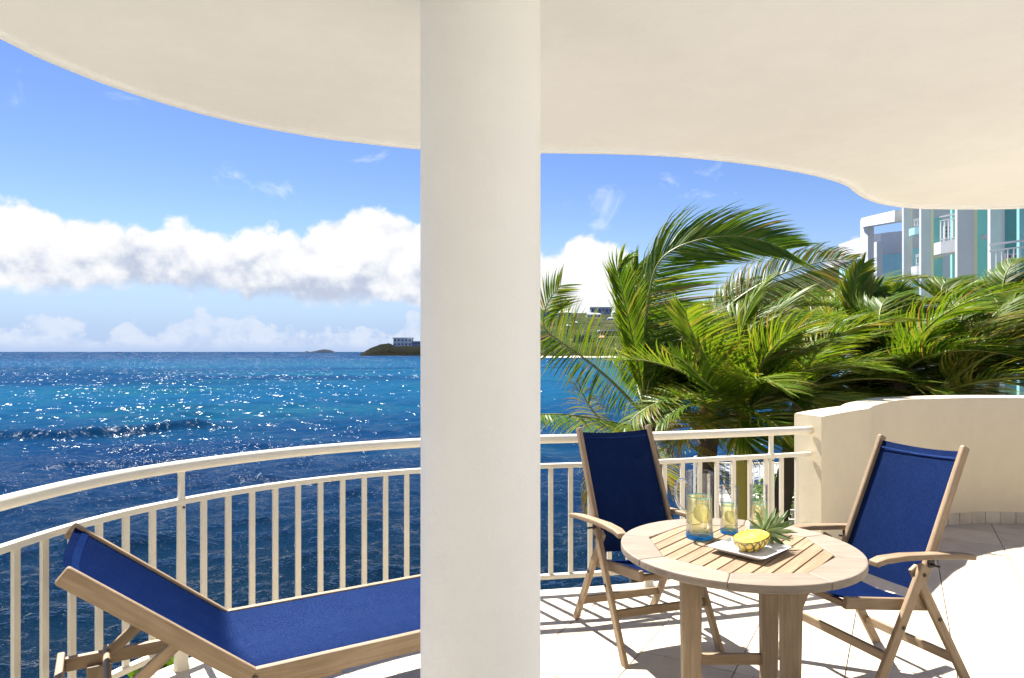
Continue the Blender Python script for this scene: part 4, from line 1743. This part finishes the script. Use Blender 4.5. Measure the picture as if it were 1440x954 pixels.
explicit(pa, pb, pr, [(908, 580, 9.1), (904, 520, 9.2), (896, 450, 9.3), (892, 400, 9.35), (898, 372, 9.35)],
         length=0.60, n=46, base_bare=0.15, wind=0.4, droop=0.05, tint=(0.40, 0.68), width=0.034, fwd=1.0, lift=0.1, upref=(-0.2, -1, 0.1))
explicit(pa, pb, pr, [(896, 600, 8.8), (868, 596, 8.2), (830, 588, 7.7), (790, 583, 7.4), (752, 584, 7.2), (730, 592, 7.1)],
         length=0.42, n=50, base_bare=0.10, wind=0.25, droop=1.1, tint=(0.30, 0.62), width=0.026, fwd=0.2, lift=-0.3, brown=0.12)
explicit(pa, pb, pr, [(903, 596, 8.9), (872, 606, 8.7), (845, 590, 8.6), (825, 565, 8.5), (812, 535, 8.45)],
         length=0.5, n=40, base_bare=0.2, wind=0.2, droop=0.9, tint=(0.62, 0.95), width=0.018, fwd=0.2, lift=-0.2, brown=0.3, sides=(0.6, 0.6))
for k, (x, y) in enumerate(((1000, 470), (1030, 520), (990, 560), (1010, 430), (960, 470), (985, 505))):
    explicit(pa, pb, pr, [(910, 585, 9.1 + 0.1 * k), (935, 540 - 10 * k, 9.2), (960, (y + 545) / 2 - 12, 9.3), (x, y, 9.2 + 0.1 * k)],
             length=0.62, n=40, base_bare=0.12, wind=0.7, droop=0.35, tint=(0.10, 0.45), width=0.032)

# bushy bright palm in front
pB, bB, rB = palm('bright green bushy young palm with yellow trunk behind the railing', at(1044, 580, 7.5), 23, nf=13, length=1.55, wind=0.5, leaf=0.52, rad=0.085,
                  base=(2.72, 7.5, GROUND), tint=(0.35, 0.66), yellow=(0.62, 1.0), elmin=0.2, young=0.7, skirt=0, dens=38)
for pts, tn in (([(1043, 575, 7.5), (1038, 520, 7.45), (1042, 470, 7.4), (1056, 425, 7.4), (1078, 395, 7.4)], (0.45, 0.70)),
                ([(1045, 575, 7.5), (1052, 520, 7.5), (1070, 470, 7.55), (1098, 430, 7.6), (1128, 410, 7.6)], (0.42, 0.68)),
                ([(1042, 575, 7.45), (1022, 540, 7.3), (1000, 505, 7.2), (978, 482, 7.2), (962, 470, 7.2)], (0.30, 0.58)),
                ([(1041, 578, 7.4), (1018, 560, 7.2), (990, 535, 7.0), (965, 510, 6.95), (945, 500, 6.95)], (0.30, 0.60)),
                ([(1040, 582, 7.4), (1012, 578, 7.15), (985, 570, 6.95), (955, 575, 6.85), (930, 592, 6.8)], (0.35, 0.70)),
                ([(1046, 580, 7.4), (1075, 560, 7.2), (1105, 560, 7.1), (1135, 580, 7.0)], (0.28, 0.55)),
                ([(1046, 585, 7.35), (1068, 585, 7.05), (1092, 600, 6.9), (1110, 630, 6.8)], (0.28, 0.55)),
                ([(1044, 585, 7.3), (1040, 592, 7.0), (1045, 610, 6.8), (1056, 635, 6.75)], (0.28, 0.55)),
                ([(1040, 586, 7.4), (1005, 592, 7.1), (970, 605, 6.9), (945, 625, 6.85)], (0.6, 0.95))):
    explicit(pB, bB, rB, pts, length=0.50, n=38, base_bare=0.12, wind=0.36, droop=0.22, tint=tn, width=0.034, fwd=0.9, lift=0.2)

# darker palm behind with a brown-edged arching frond
pC, bC, rC = palm('dark palm with a brown drooping arch of fronds in the middle of the row', at(1000, 500, 10.8), 31, nf=10, length=2.2, wind=0.9, leaf=0.6,
                  base=(3.0, 10.9, GROUND), tint=(0.12, 0.5), elmin=-0.3, azr=(0.2, 2.6), skirt=4)
explicit(pC, bC, rC, [(985, 470, 10.8), (1009, 445, 10.7), (1045, 415, 10.6), (1085, 392, 10.5), (1130, 375, 10.4), (1170, 366, 10.4), (1200, 366, 10.4)],
         length=0.85, n=64, base_bare=0.1, wind=0.5, droop=0.75, tint=(0.45, 0.92), width=0.026, fwd=0.3, lift=-0.1, upref=(0.1, -0.8, 0.6), brown=0.25)

pD, bD, rD = palm('palm with stiff upright fan of fronds left of the teal building', at(1212, 510, 9.6), 41, nf=8, length=1.25, wind=0.95, leaf=0.5, base=(4.6, 9.8, GROUND), tint=(0.3, 0.62), elmin=0.1,
                  azr=(0.0, 3.1))
for pts in ([(1212, 500, 9.6), (1206, 455, 9.55), (1202, 410, 9.5), (1206, 388, 9.5), (1214, 372, 9.5)],
            [(1214, 500, 9.6), (1222, 455, 9.55), (1238, 432, 9.5), (1260, 416, 9.5), (1280, 412, 9.5)],
            [(1213, 500, 9.6), (1214, 450, 9.5), (1222, 420, 9.45), (1236, 404, 9.4)]):
    explicit(pD, bD, rD, pts, length=0.42, n=44, base_bare=0.1, wind=0.45, droop=0.1, tint=(0.42, 0.70), width=0.036, fwd=1.1, lift=0.1, upref=(-0.2, -1, 0.2))

for lab, px, py, d, seed, nf, ln, wd, tn in (
        ('palm with fronds streaming right just behind the middle of the parapet wall', 1265, 535, 8.6, 51, 15, 1.9, 1.05, (0.22, 0.62)),
        ('palm with low combed fronds behind the end of the parapet wall', 1130, 552, 8.8, 61, 15, 1.9, 1.05, (0.25, 0.68)),
        ('palm with long fronds swept out of the picture at the right edge', 1360, 520, 9.2, 71, 15, 2.0, 1.05, (0.25, 0.66)),
        ('palm with brownish tangled fronds low behind the right end of the parapet', 1330, 555, 8.0, 81, 12, 1.9, 1.1, (0.35, 0.85)),
        ('palm with tufted crown showing against the white columns of the hotel', 1330, 436, 14.5, 91, 12, 1.1, 0.8, (0.25, 0.6)),
        ('palm with drooping crown in front of the hotel balcony at right', 1412, 440, 13.0, 101, 13, 1.5, 0.85, (0.20, 0.6)),
        ('palm with shaggy crown low between the two nearest bushy palms', 1165, 490, 11.8, 111, 12, 1.9, 1.0, (0.25, 0.7))):
    c = at(px, py, d)
    palm(lab, c, seed, nf=nf, length=ln, wind=wd, leaf=0.62, base=(c.x - 0.8, c.y + 0.2, GROUND), tint=tn, elmin=-0.25, azr=(-0.9, 3.4), skirt=2, brown=0.10, dens=42)

# bare leaning trunk seen through the railing
lt = empty('leaning_palm_trunk', (2.62, 9.6, GROUND))
trunk(lt, [(0, 0, 0), (0.25, 0.1, 1.6), (0.32, 0.1, 2.8), (0.12, 0.0, 4.0), (0.2, 0, 4.9)], 0.16, 0.12)
tag(lt, 'dark curved palm trunk seen through the railing beside the chair', 'trunk')


# ------------------------------------------------------------------ shrubs
def shrub(name, loc, r, hgt, n, seed, leaf=0.07, label='', cat='shrub'):
    rng = random.Random(seed)
    root = empty(name, loc)
    st = MB()
    for k in range(7):
        a = rng.uniform(0, 6.28)
        e = Vector((math.cos(a) * r * 0.6, math.sin(a) * r * 0.6, hgt * rng.uniform(0.6, 0.9)))
        st.tube([Vector((0, 0, 0)), e * 0.5 + Vector((0, 0, 0.06)), e], [0.016, 0.011, 0.004], 6)
    st.build('stem', M_TRUNK, root, smooth=True)
    mb = MB()
    for k in range(n):
        a, q = rng.uniform(0, 6.28), rng.random() ** 0.4
        ph = rng.uniform(0.05, 1.0)
        lump = 1 + 0.25 * math.sin(a * 3 + ph * 5)
        p = Vector((math.cos(a) * r * q * lump * math.sin(ph * 2.6 + 0.3), math.sin(a) * r * q * lump * math.sin(ph * 2.6 + 0.3), hgt * ph))
        d = Vector((rng.gauss(0.3, 1), rng.gauss(0, 1), rng.gauss(0.4, 0.7))).normalized()
        s = d.cross(Vector((rng.gauss(0, 1), rng.gauss(0, 1), rng.gauss(0, 1)))).normalized()
        l, w = leaf * rng.uniform(0.7, 1.3), leaf * 0.28
        mb.add([p, p + d * l * 0.5 + s * w, p + d * l, p + d * l * 0.5 - s * w], [(0, 1, 2, 3)])
        tv = min(1, max(0, 0.2 + 0.5 * ph + rng.gauss(0, 0.15)))
        mb.attr += [tv] * 4
    mb.build('foliage', M_SHRUB, root)
    tag(root, label, cat)
    return root


shrub('shrub', (-2.46, 4.75, -2.5), 0.42, 1.93, 2200, 5, 0.085, 'small leafy shrub just outside the railing under the sun lounger')

# ------------------------------------------------------------------ lower terrace with its railings and hedge
TERR = -1.95
terr = MB()
terr.box(4.35, 12.5, 11.4, 17.0, GROUND - 3, TERR)
tag(terr.build('terrace', M_SLAB, bevel=0.03), 'lower garden terrace beyond the palms', kind='structure')


def small_rail(name, p0, p1, z, label, hgt=1.0, step=0.14):
    root = empty(name, (p0[0], p0[1], z))
    a, b = Vector((0, 0, 0)), Vector((p1[0] - p0[0], p1[1] - p0[1], (p1[2] if len(p1) > 2 else 0)))
    for hh, nm in ((hgt, 'handrail'), (hgt - 0.16, 'middle_rail'), (0.12, 'bottom_rail')):
        mb = MB()
        mb.bar(a + Vector((0, 0, hh)), b + Vector((0, 0, hh)), 0.05, 0.04)
        mb.build(nm, M_RAIL, root, bevel=0.006)
    n = int((b - a).length / step)
    bm = MB()
    bm.box(-0.013, 0.013, -0.013, 0.013, 0.12, hgt - 0.16)
    me = bm.mesh('baluster', M_RAIL)
    for k in range(n + 1):
        o = link('baluster', me, root)
        o.location = a.lerp(b, k / n)
    for e in (a, b):
        mb = MB()
        mb.bar(e, e + Vector((0, 0, hgt)), 0.06, 0.06, (0, 1, 0))
        mb.build('post', M_RAIL, root)
    tag(root, label, 'railing', 'white garden railings below the palms')
    return root


small_rail('garden_railing', (4.45, 16.6), (12.0, 16.6), TERR, 'white garden railing farther off, seen through the gap beside the parapet')
small_rail('garden_railing', (4.45, 11.6), (10.5, 11.45), TERR - 0.15, 'white garden railing nearer the balcony, in front of the green hedge', 1.0)
shrub('garden_bush', (5.45, 13.6, TERR), 0.9, 1.05, 1700, 60, 0.12, 'round green bush on the lower terrace, seen through the last railing gap', 'bush')

# ------------------------------------------------------------------ hotel building with teal walls
M_HWHITE = painted('hotel_white', (0.58, 0.585, 0.57), 0.8, 0.05, (0.5, 0.48, 0.43), 0.1, 0.01, 0.3, 8)
M_TEAL = painted('hotel_teal', (0.27, 0.58, 0.53), 0.8, 0.05, (0.12, 0.42, 0.41), 0.1, 0.01, 0.3, 8)
M_TEALD = painted('hotel_teal_deep', (0.13, 0.36, 0.32), 0.8, 0.05, None, 0.1, 0.01, 0.3, 8)
M_AQUA = painted('hotel_aqua', (0.36, 0.64, 0.66), 0.8, 0.05, None, 0.1, 0.01, 0.3, 8)
M_CREAM = painted('hotel_cream_and_lit_edge', (0.74, 0.70, 0.45), 0.8, 0.05, None, 0.1, 0.01, 0.3, 8)
M_DARK = plain('dark_window_glass', (0.03, 0.04, 0.05), 0.15)
hotel = empty('hotel_building', (17, 26, GROUND))
tag(hotel, 'teal and white hotel with tall square piers and curved balconies at right', 'building')
HB = Vector((17, 26, GROUND))


def hpart(nm, mat, bevel=0.0):
    def done(mb):
        mb.v = [(x - HB.x, y - HB.y, z - HB.z) for x, y, z in mb.v]
        return mb.build(nm, mat, hotel, bevel=bevel, auto=False)
    return done


def xp(px, d):
    return (px - 720) / FP * d


def zp(py, d):
    return CAMZ - (py - HZ) / FP * d


def hbox(nm, mat, px0, px1, d, dep, py_top=None, py_bot=None, bevel=0.0):
    mb = MB()
    mb.box(xp(px0, d), xp(px1, d), d, d + dep, GROUND if py_bot is None else zp(py_bot, d), 13.5 if py_top is None else zp(py_top, d))
    return hpart(nm, mat, bevel)(mb)


# portal frame at the far end
hbox('portal_post', M_HWHITE, 1220.5, 1229, 41, 0.9, 306)
mb = MB()
mb.bar((xp(1220.5, 41) + 0.2, 41.45, zp(311, 41)), (xp(1273, 33) + 0.1, 33.4, zp(301, 33)), 0.7, 0.55)
hpart('portal_beam', M_HWHITE)(mb)
# round stair tower behind the frame
for nm, mat, z0, z1, r in (('tower_base', M_AQUA, GROUND, zp(350.5, 44), 3.0), ('tower_top', M_HWHITE, zp(350.5, 44) + 0.001, zp(318, 44), 3.06)):
    mb = MB()
    cx, cy = 27.7, 48.5
    segs = [(cx - r * math.cos(math.pi * k / 20), cy - r * math.sin(math.pi * k / 20)) for k in range(21)] + [(cx + r + 3, cy + 3), (cx - r, cy + 3)]
    mb.prism(segs, z0, z1)
    hpart(nm, mat)(mb)
hbox('side_block', M_HWHITE, 1233, 1241, 44.5, 1.5, 340, 400)
hbox('tower_recess', M_DARK, 1229, 1234.5, 45, 1.0, 366, 383)
# four tall piers
for px0, px1, d in ((1271, 1281.5, 33.0), (1295.5, 1309, 29.5), (1346.5, 1370, 25.5), (1393, 1409.5, 23.0)):
    hbox('pier', M_HWHITE, px0, px1, d, 0.16, bevel=0.02)
for px0, px1, d in ((1309, 1313, 29.56), (1369.8, 1374.5, 25.56), (1281.4, 1283, 33.06)):
    hbox('pier_lit_edge', M_CREAM, px0, px1, d, 0.5)  # sunlit pier edges put into the cream colour of these strips
# teal bays
hbox('wall_panel', M_AQUA, 1282, 1296.5, 35.5, 0.12, 349)
hbox('wall_panel', M_HWHITE, 1282, 1296.5, 35.55, 0.12, None, 349.5)
hbox('wall_panel', M_TEAL, 1313, 1326, 31.0, 0.12, 307)
hbox('wall_panel', M_HWHITE, 1313, 1326, 31.05, 0.12, None, 307.3)
hbox('wall_panel', M_HWHITE, 1325.5, 1339, 32.5, 0.12)
hbox('wall_panel', M_TEAL, 1339, 1347.5, 27.5, 0.12)
hbox('wall_panel', M_TEAL, 1374, 1394, 26.8, 0.12)
hbox('wall_panel', M_TEALD, 1412, 1435, 25.5, 0.12)
hbox('wall_panel', M_HWHITE, 1407, 1413, 25.0, 0.12)
hbox('wall_panel', M_TEAL, 1433.5, 1470, 22.0, 0.12)
hbox('bay_beam', M_CREAM, 1308.5, 1327, 30.2, 0.5, 352, 362)
for px0, px1, d, y0, y1 in ((1327, 1337, 32.3, 318, 344), (1413, 1431, 25.3, 358, 392)):
    w = hbox('window', M_DARK, px0, px1, d, 0.12, y0, y1)
    mb = MB()
    x0, x1, z0, z1 = xp(px0, d) - HB.x, xp(px1, d) - HB.x, zp(y1, d) - HB.z, zp(y0, d) - HB.z
    yy = d - 0.03 - HB.y
    for fx in (x0, (x0 + x1) / 2, x1):
        mb.box(fx - 0.03, fx + 0.03, yy - 0.02, yy + 0.03, z0, z1)
    for q in range(6):
        fz = z0 + (z1 - z0) * q / 5
        mb.box(x0, x1, yy - 0.012, yy + 0.022, fz - 0.025, fz + 0.025)
    mb.build('frame', M_HWHITE, w)


def balcony(px0, px1, d, ytop, ymid, ybot, bow=0.5, fascia=M_HWHITE):
    """curved balcony: solid fascia below, open rails above"""
    x0, x1 = xp(px0, d), xp(px1, d)
    arc = []
    for k in range(13):
        q = k / 12
        arc.append(Vector((x0 + (x1 - x0) * q, d + (x1 - x0) * bow * (1 - math.sin(math.pi * (0.5 + q / 2) * 1.0) ** 1) * 0 - bow * math.sin(math.pi * q * 0.5), 0)))
    zt, zm, zb = zp(ytop, d), zp(ymid, d), zp(ybot, d)
    mb = MB()
    pts = [(p.x, p.y) for p in arc] + [(x1, d + 0.45), (x0, d + 0.45)]
    mb.prism(pts, zb, zm)
    sl = hpart('balcony', fascia)(mb)
    for zz, hh in ((zt, 0.06), (zt - (zt - zm) * 0.16, 0.04), (zm + 0.08, 0.04)):
        mb = MB()
        mb.sweep([Vector((p.x - HB.x, p.y + 0.06 - HB.y, zz - HB.z)) for p in arc], 0.05, hh)
        mb.build('rail', M_HWHITE, sl)
    bars, tot = along(arc, [0.04 + 0.16 * k for k in range(int(sum((b - a).length for a, b in zip(arc, arc[1:])) / 0.16))])
    bm = MB()
    bm.box(-0.02, 0.02, -0.02, 0.02, 0, zt - (zt - zm) * 0.16 - zm)
    me = bm.mesh('baluster', M_HWHITE)
    for p, t in bars:
        o = link('baluster', me, sl)
        o.location = (p.x - HB.x, p.y + 0.06 - HB.y, zm - HB.z)


balcony(1323, 1343, 27.0, 305, 340, 357, 0.9)
balcony(1393.5, 1434, 21.6, 344, 398, 420, 1.1)
balcony(1286, 1296.5, 32.0, 309, 320, 330, 0.5, M_AQUA)
balcony(1289, 1296.5, 32.0, 359, 374, 393, 0.5)
balcony(1392, 1396, 24.8, 320, 328, 335, 0.2)

# ------------------------------------------------------------------ houses across the bay
M_H1 = painted('house_white', (0.82, 0.82, 0.80), 0.8, 0.05, None, 0.0, 0.01, 0.02, 1)
M_H2 = painted('house_grey_blue', (0.30, 0.36, 0.50), 0.8, 0.05, None, 0.0, 0.01, 0.02, 1)
M_H3 = painted('house_tan', (0.32, 0.26, 0.19), 0.8, 0.05, None, 0.0, 0.01, 0.02, 1)
M_R1 = plain('roof_white', (0.72, 0.72, 0.70), 0.7)
M_R2 = plain('roof_grey', (0.25, 0.24, 0.24), 0.7)
M_R3 = plain('roof_orange', (0.55, 0.20, 0.07), 0.7)
M_R4 = plain('roof_blue', (0.15, 0.28, 0.62), 0.6)


def house(name, px, py, d, w, hgt, dep, wm, rm, label, cat='house', floors=2, nwin=4, hip=True, rz=0.0, group='houses across the bay'):
    """w, hgt in pixels as seen; base at (px, py)"""
    b = at(px, py, d)
    k = d / FP
    W, H = w * k, hgt * k
    root = empty(name, b, rz)
    rh = H * 0.28 if hip else H * 0.08
    mb = MB()
    mb.box(-W / 2, W / 2, 0, dep, -25, H - rh)
    mb.build('wall', wm, root)
    mb = MB()
    o = W * 0.04
    if hip:
        mb.add([(-W / 2 - o, -o, H - rh), (W / 2 + o, -o, H - rh), (W / 2 + o, dep + o, H - rh), (-W / 2 - o, dep + o, H - rh), (-W / 4, dep / 2, H), (W / 4, dep / 2, H)],
               [(0, 1, 5, 4), (2, 3, 4, 5), (1, 2, 5), (3, 0, 4), (3, 2, 1, 0)])
    else:
        mb.box(-W / 2 - o, W / 2 + o, -o, dep + o, H - rh, H)
    mb.build('roof', rm, root)
    fh = (H - rh) / floors
    for f in range(floors):
        for i in range(nwin):
            cx = -W / 2 + W * (i + 0.5) / nwin
            mb = MB()
            mb.box(cx - W / nwin * 0.20, cx + W / nwin * 0.20, -0.35, 0.4, f * fh + fh * 0.28, f * fh + fh * 0.72)
            mb.build('window', M_DARK, root)
    tag(root, label, cat, group)
    return root


house('house', 846, 441, 1470, 30, 9, 22, M_H2, M_R1, 'long grey-blue house with white roof on the hill crest', floors=1, nwin=6, hip=False)
house('house', 797, 446, 1430, 13, 9, 14, M_H2, M_R1, 'small house with pale roof on the hill crest nearest the column', nwin=3)
house('house', 835, 447, 1400, 20, 7, 16, M_H1, M_R1, 'low white house just below the hill crest', floors=1, nwin=4)
house('house', 866, 446, 1400, 10, 9, 14, M_H1, M_R1, 'tall white house with pale hipped roof at the right of the hill crest', nwin=2)
house('house', 860, 453, 1350, 11, 7, 14, M_H1, M_R2, 'white house with grey roof on the hillside below the crest', nwin=3)
house('house', 783, 446, 1400, 12, 6, 14, M_H1, M_R2, 'small pale house with grey roof half hidden by the curling frond', floors=1, nwin=3)
house('house', 809, 459, 1280, 8, 7, 12, M_H2, M_R2, 'small blue-grey house low on the slope', floors=1, nwin=2)
house('house', 799, 464, 1250, 7, 8, 12, M_H1, M_R2, 'narrow white house low on the slope', nwin=2)
house('house', 848, 482, 1090, 9, 10, 14, M_H1, M_R3, 'house with orange roof near the far shore', nwin=2)
house('apartment_block', 866, 484, 1120, 42, 20, 30, M_H3, M_R1, 'long tan apartment block above the far shore', 'building', floors=4, nwin=9, hip=False, group='blocks along the far shore')
house('apartment_block', 818, 490, 1060, 26, 18, 26, M_H3, M_R2, 'tan apartment block behind the curling palm frond', 'building', floors=3, nwin=6, hip=False, group='blocks along the far shore')
house('apartment_block', 764, 490, 1060, 24, 24, 26, M_H3, M_R2, 'grey-tan apartment block by the beach beside the column', 'building', floors=4, nwin=6, hip=False, group='blocks along the far shore')
house('house', 765, 447, 1420, 18, 11, 14, M_H2, M_R2, 'dark blue-grey house on the ridge right beside the column', floors=1, nwin=3, hip=False)
house('house', 1182, 414, 700, 26, 8, 16, M_H3, M_R3, 'house with red-orange roof on the slope between the palms', floors=1, nwin=4)
house('house', 1186, 432, 600, 22, 9, 14, M_H1, M_R4, 'house with blue roof below the red-roofed one', floors=1, nwin=4)
house('villa', 566, 487, 1500, 26, 12, 24, M_H1, M_R1, 'white two-storey villa on top of the headland', floors=2, nwin=5, hip=False, group='villas on the headland')
house('villa', 587, 490, 1470, 16, 10, 22, M_H2, M_R1, 'blue-grey villa on the headland nearest the column', floors=2, nwin=4, hip=False, group='villas on the headland')
# breaking rocks far out
for px, lab, s in ((167, 'tiny dark boat far out on the horizon at the left', 1.0), (250, 'tiny grey boat far out on the horizon right of the dark one', 0.7)):
    b = at(px, 495, 5200)
    b.z = SEA
    bt = empty('distant_boat', b)
    mb = MB()
    mb.add([(-20 * s, -4, 0), (18 * s, -4, 0), (26 * s, 0, 4.5 * s), (18 * s, 4, 0), (-20 * s, 4, 0), (-22 * s, -5, 4 * s), (18 * s, -5, 4 * s), (18 * s, 5, 4 * s), (-22 * s, 5, 4 * s)],
           [(0, 1, 6, 5), (1, 2, 6), (2, 3, 7), (3, 4, 8, 7), (4, 0, 5, 8), (5, 6, 7, 8), (6, 2, 7), (4, 3, 1, 0), (1, 3, 2)])
    mb.build('hull', M_R2, bt)
    mb = MB()
    mb.box(-8 * s, 5 * s, -3, 3, 4 * s, 9 * s)
    mb.build('cabin', M_H1, bt)
    tag(bt, lab, 'boat', 'boats on the horizon')
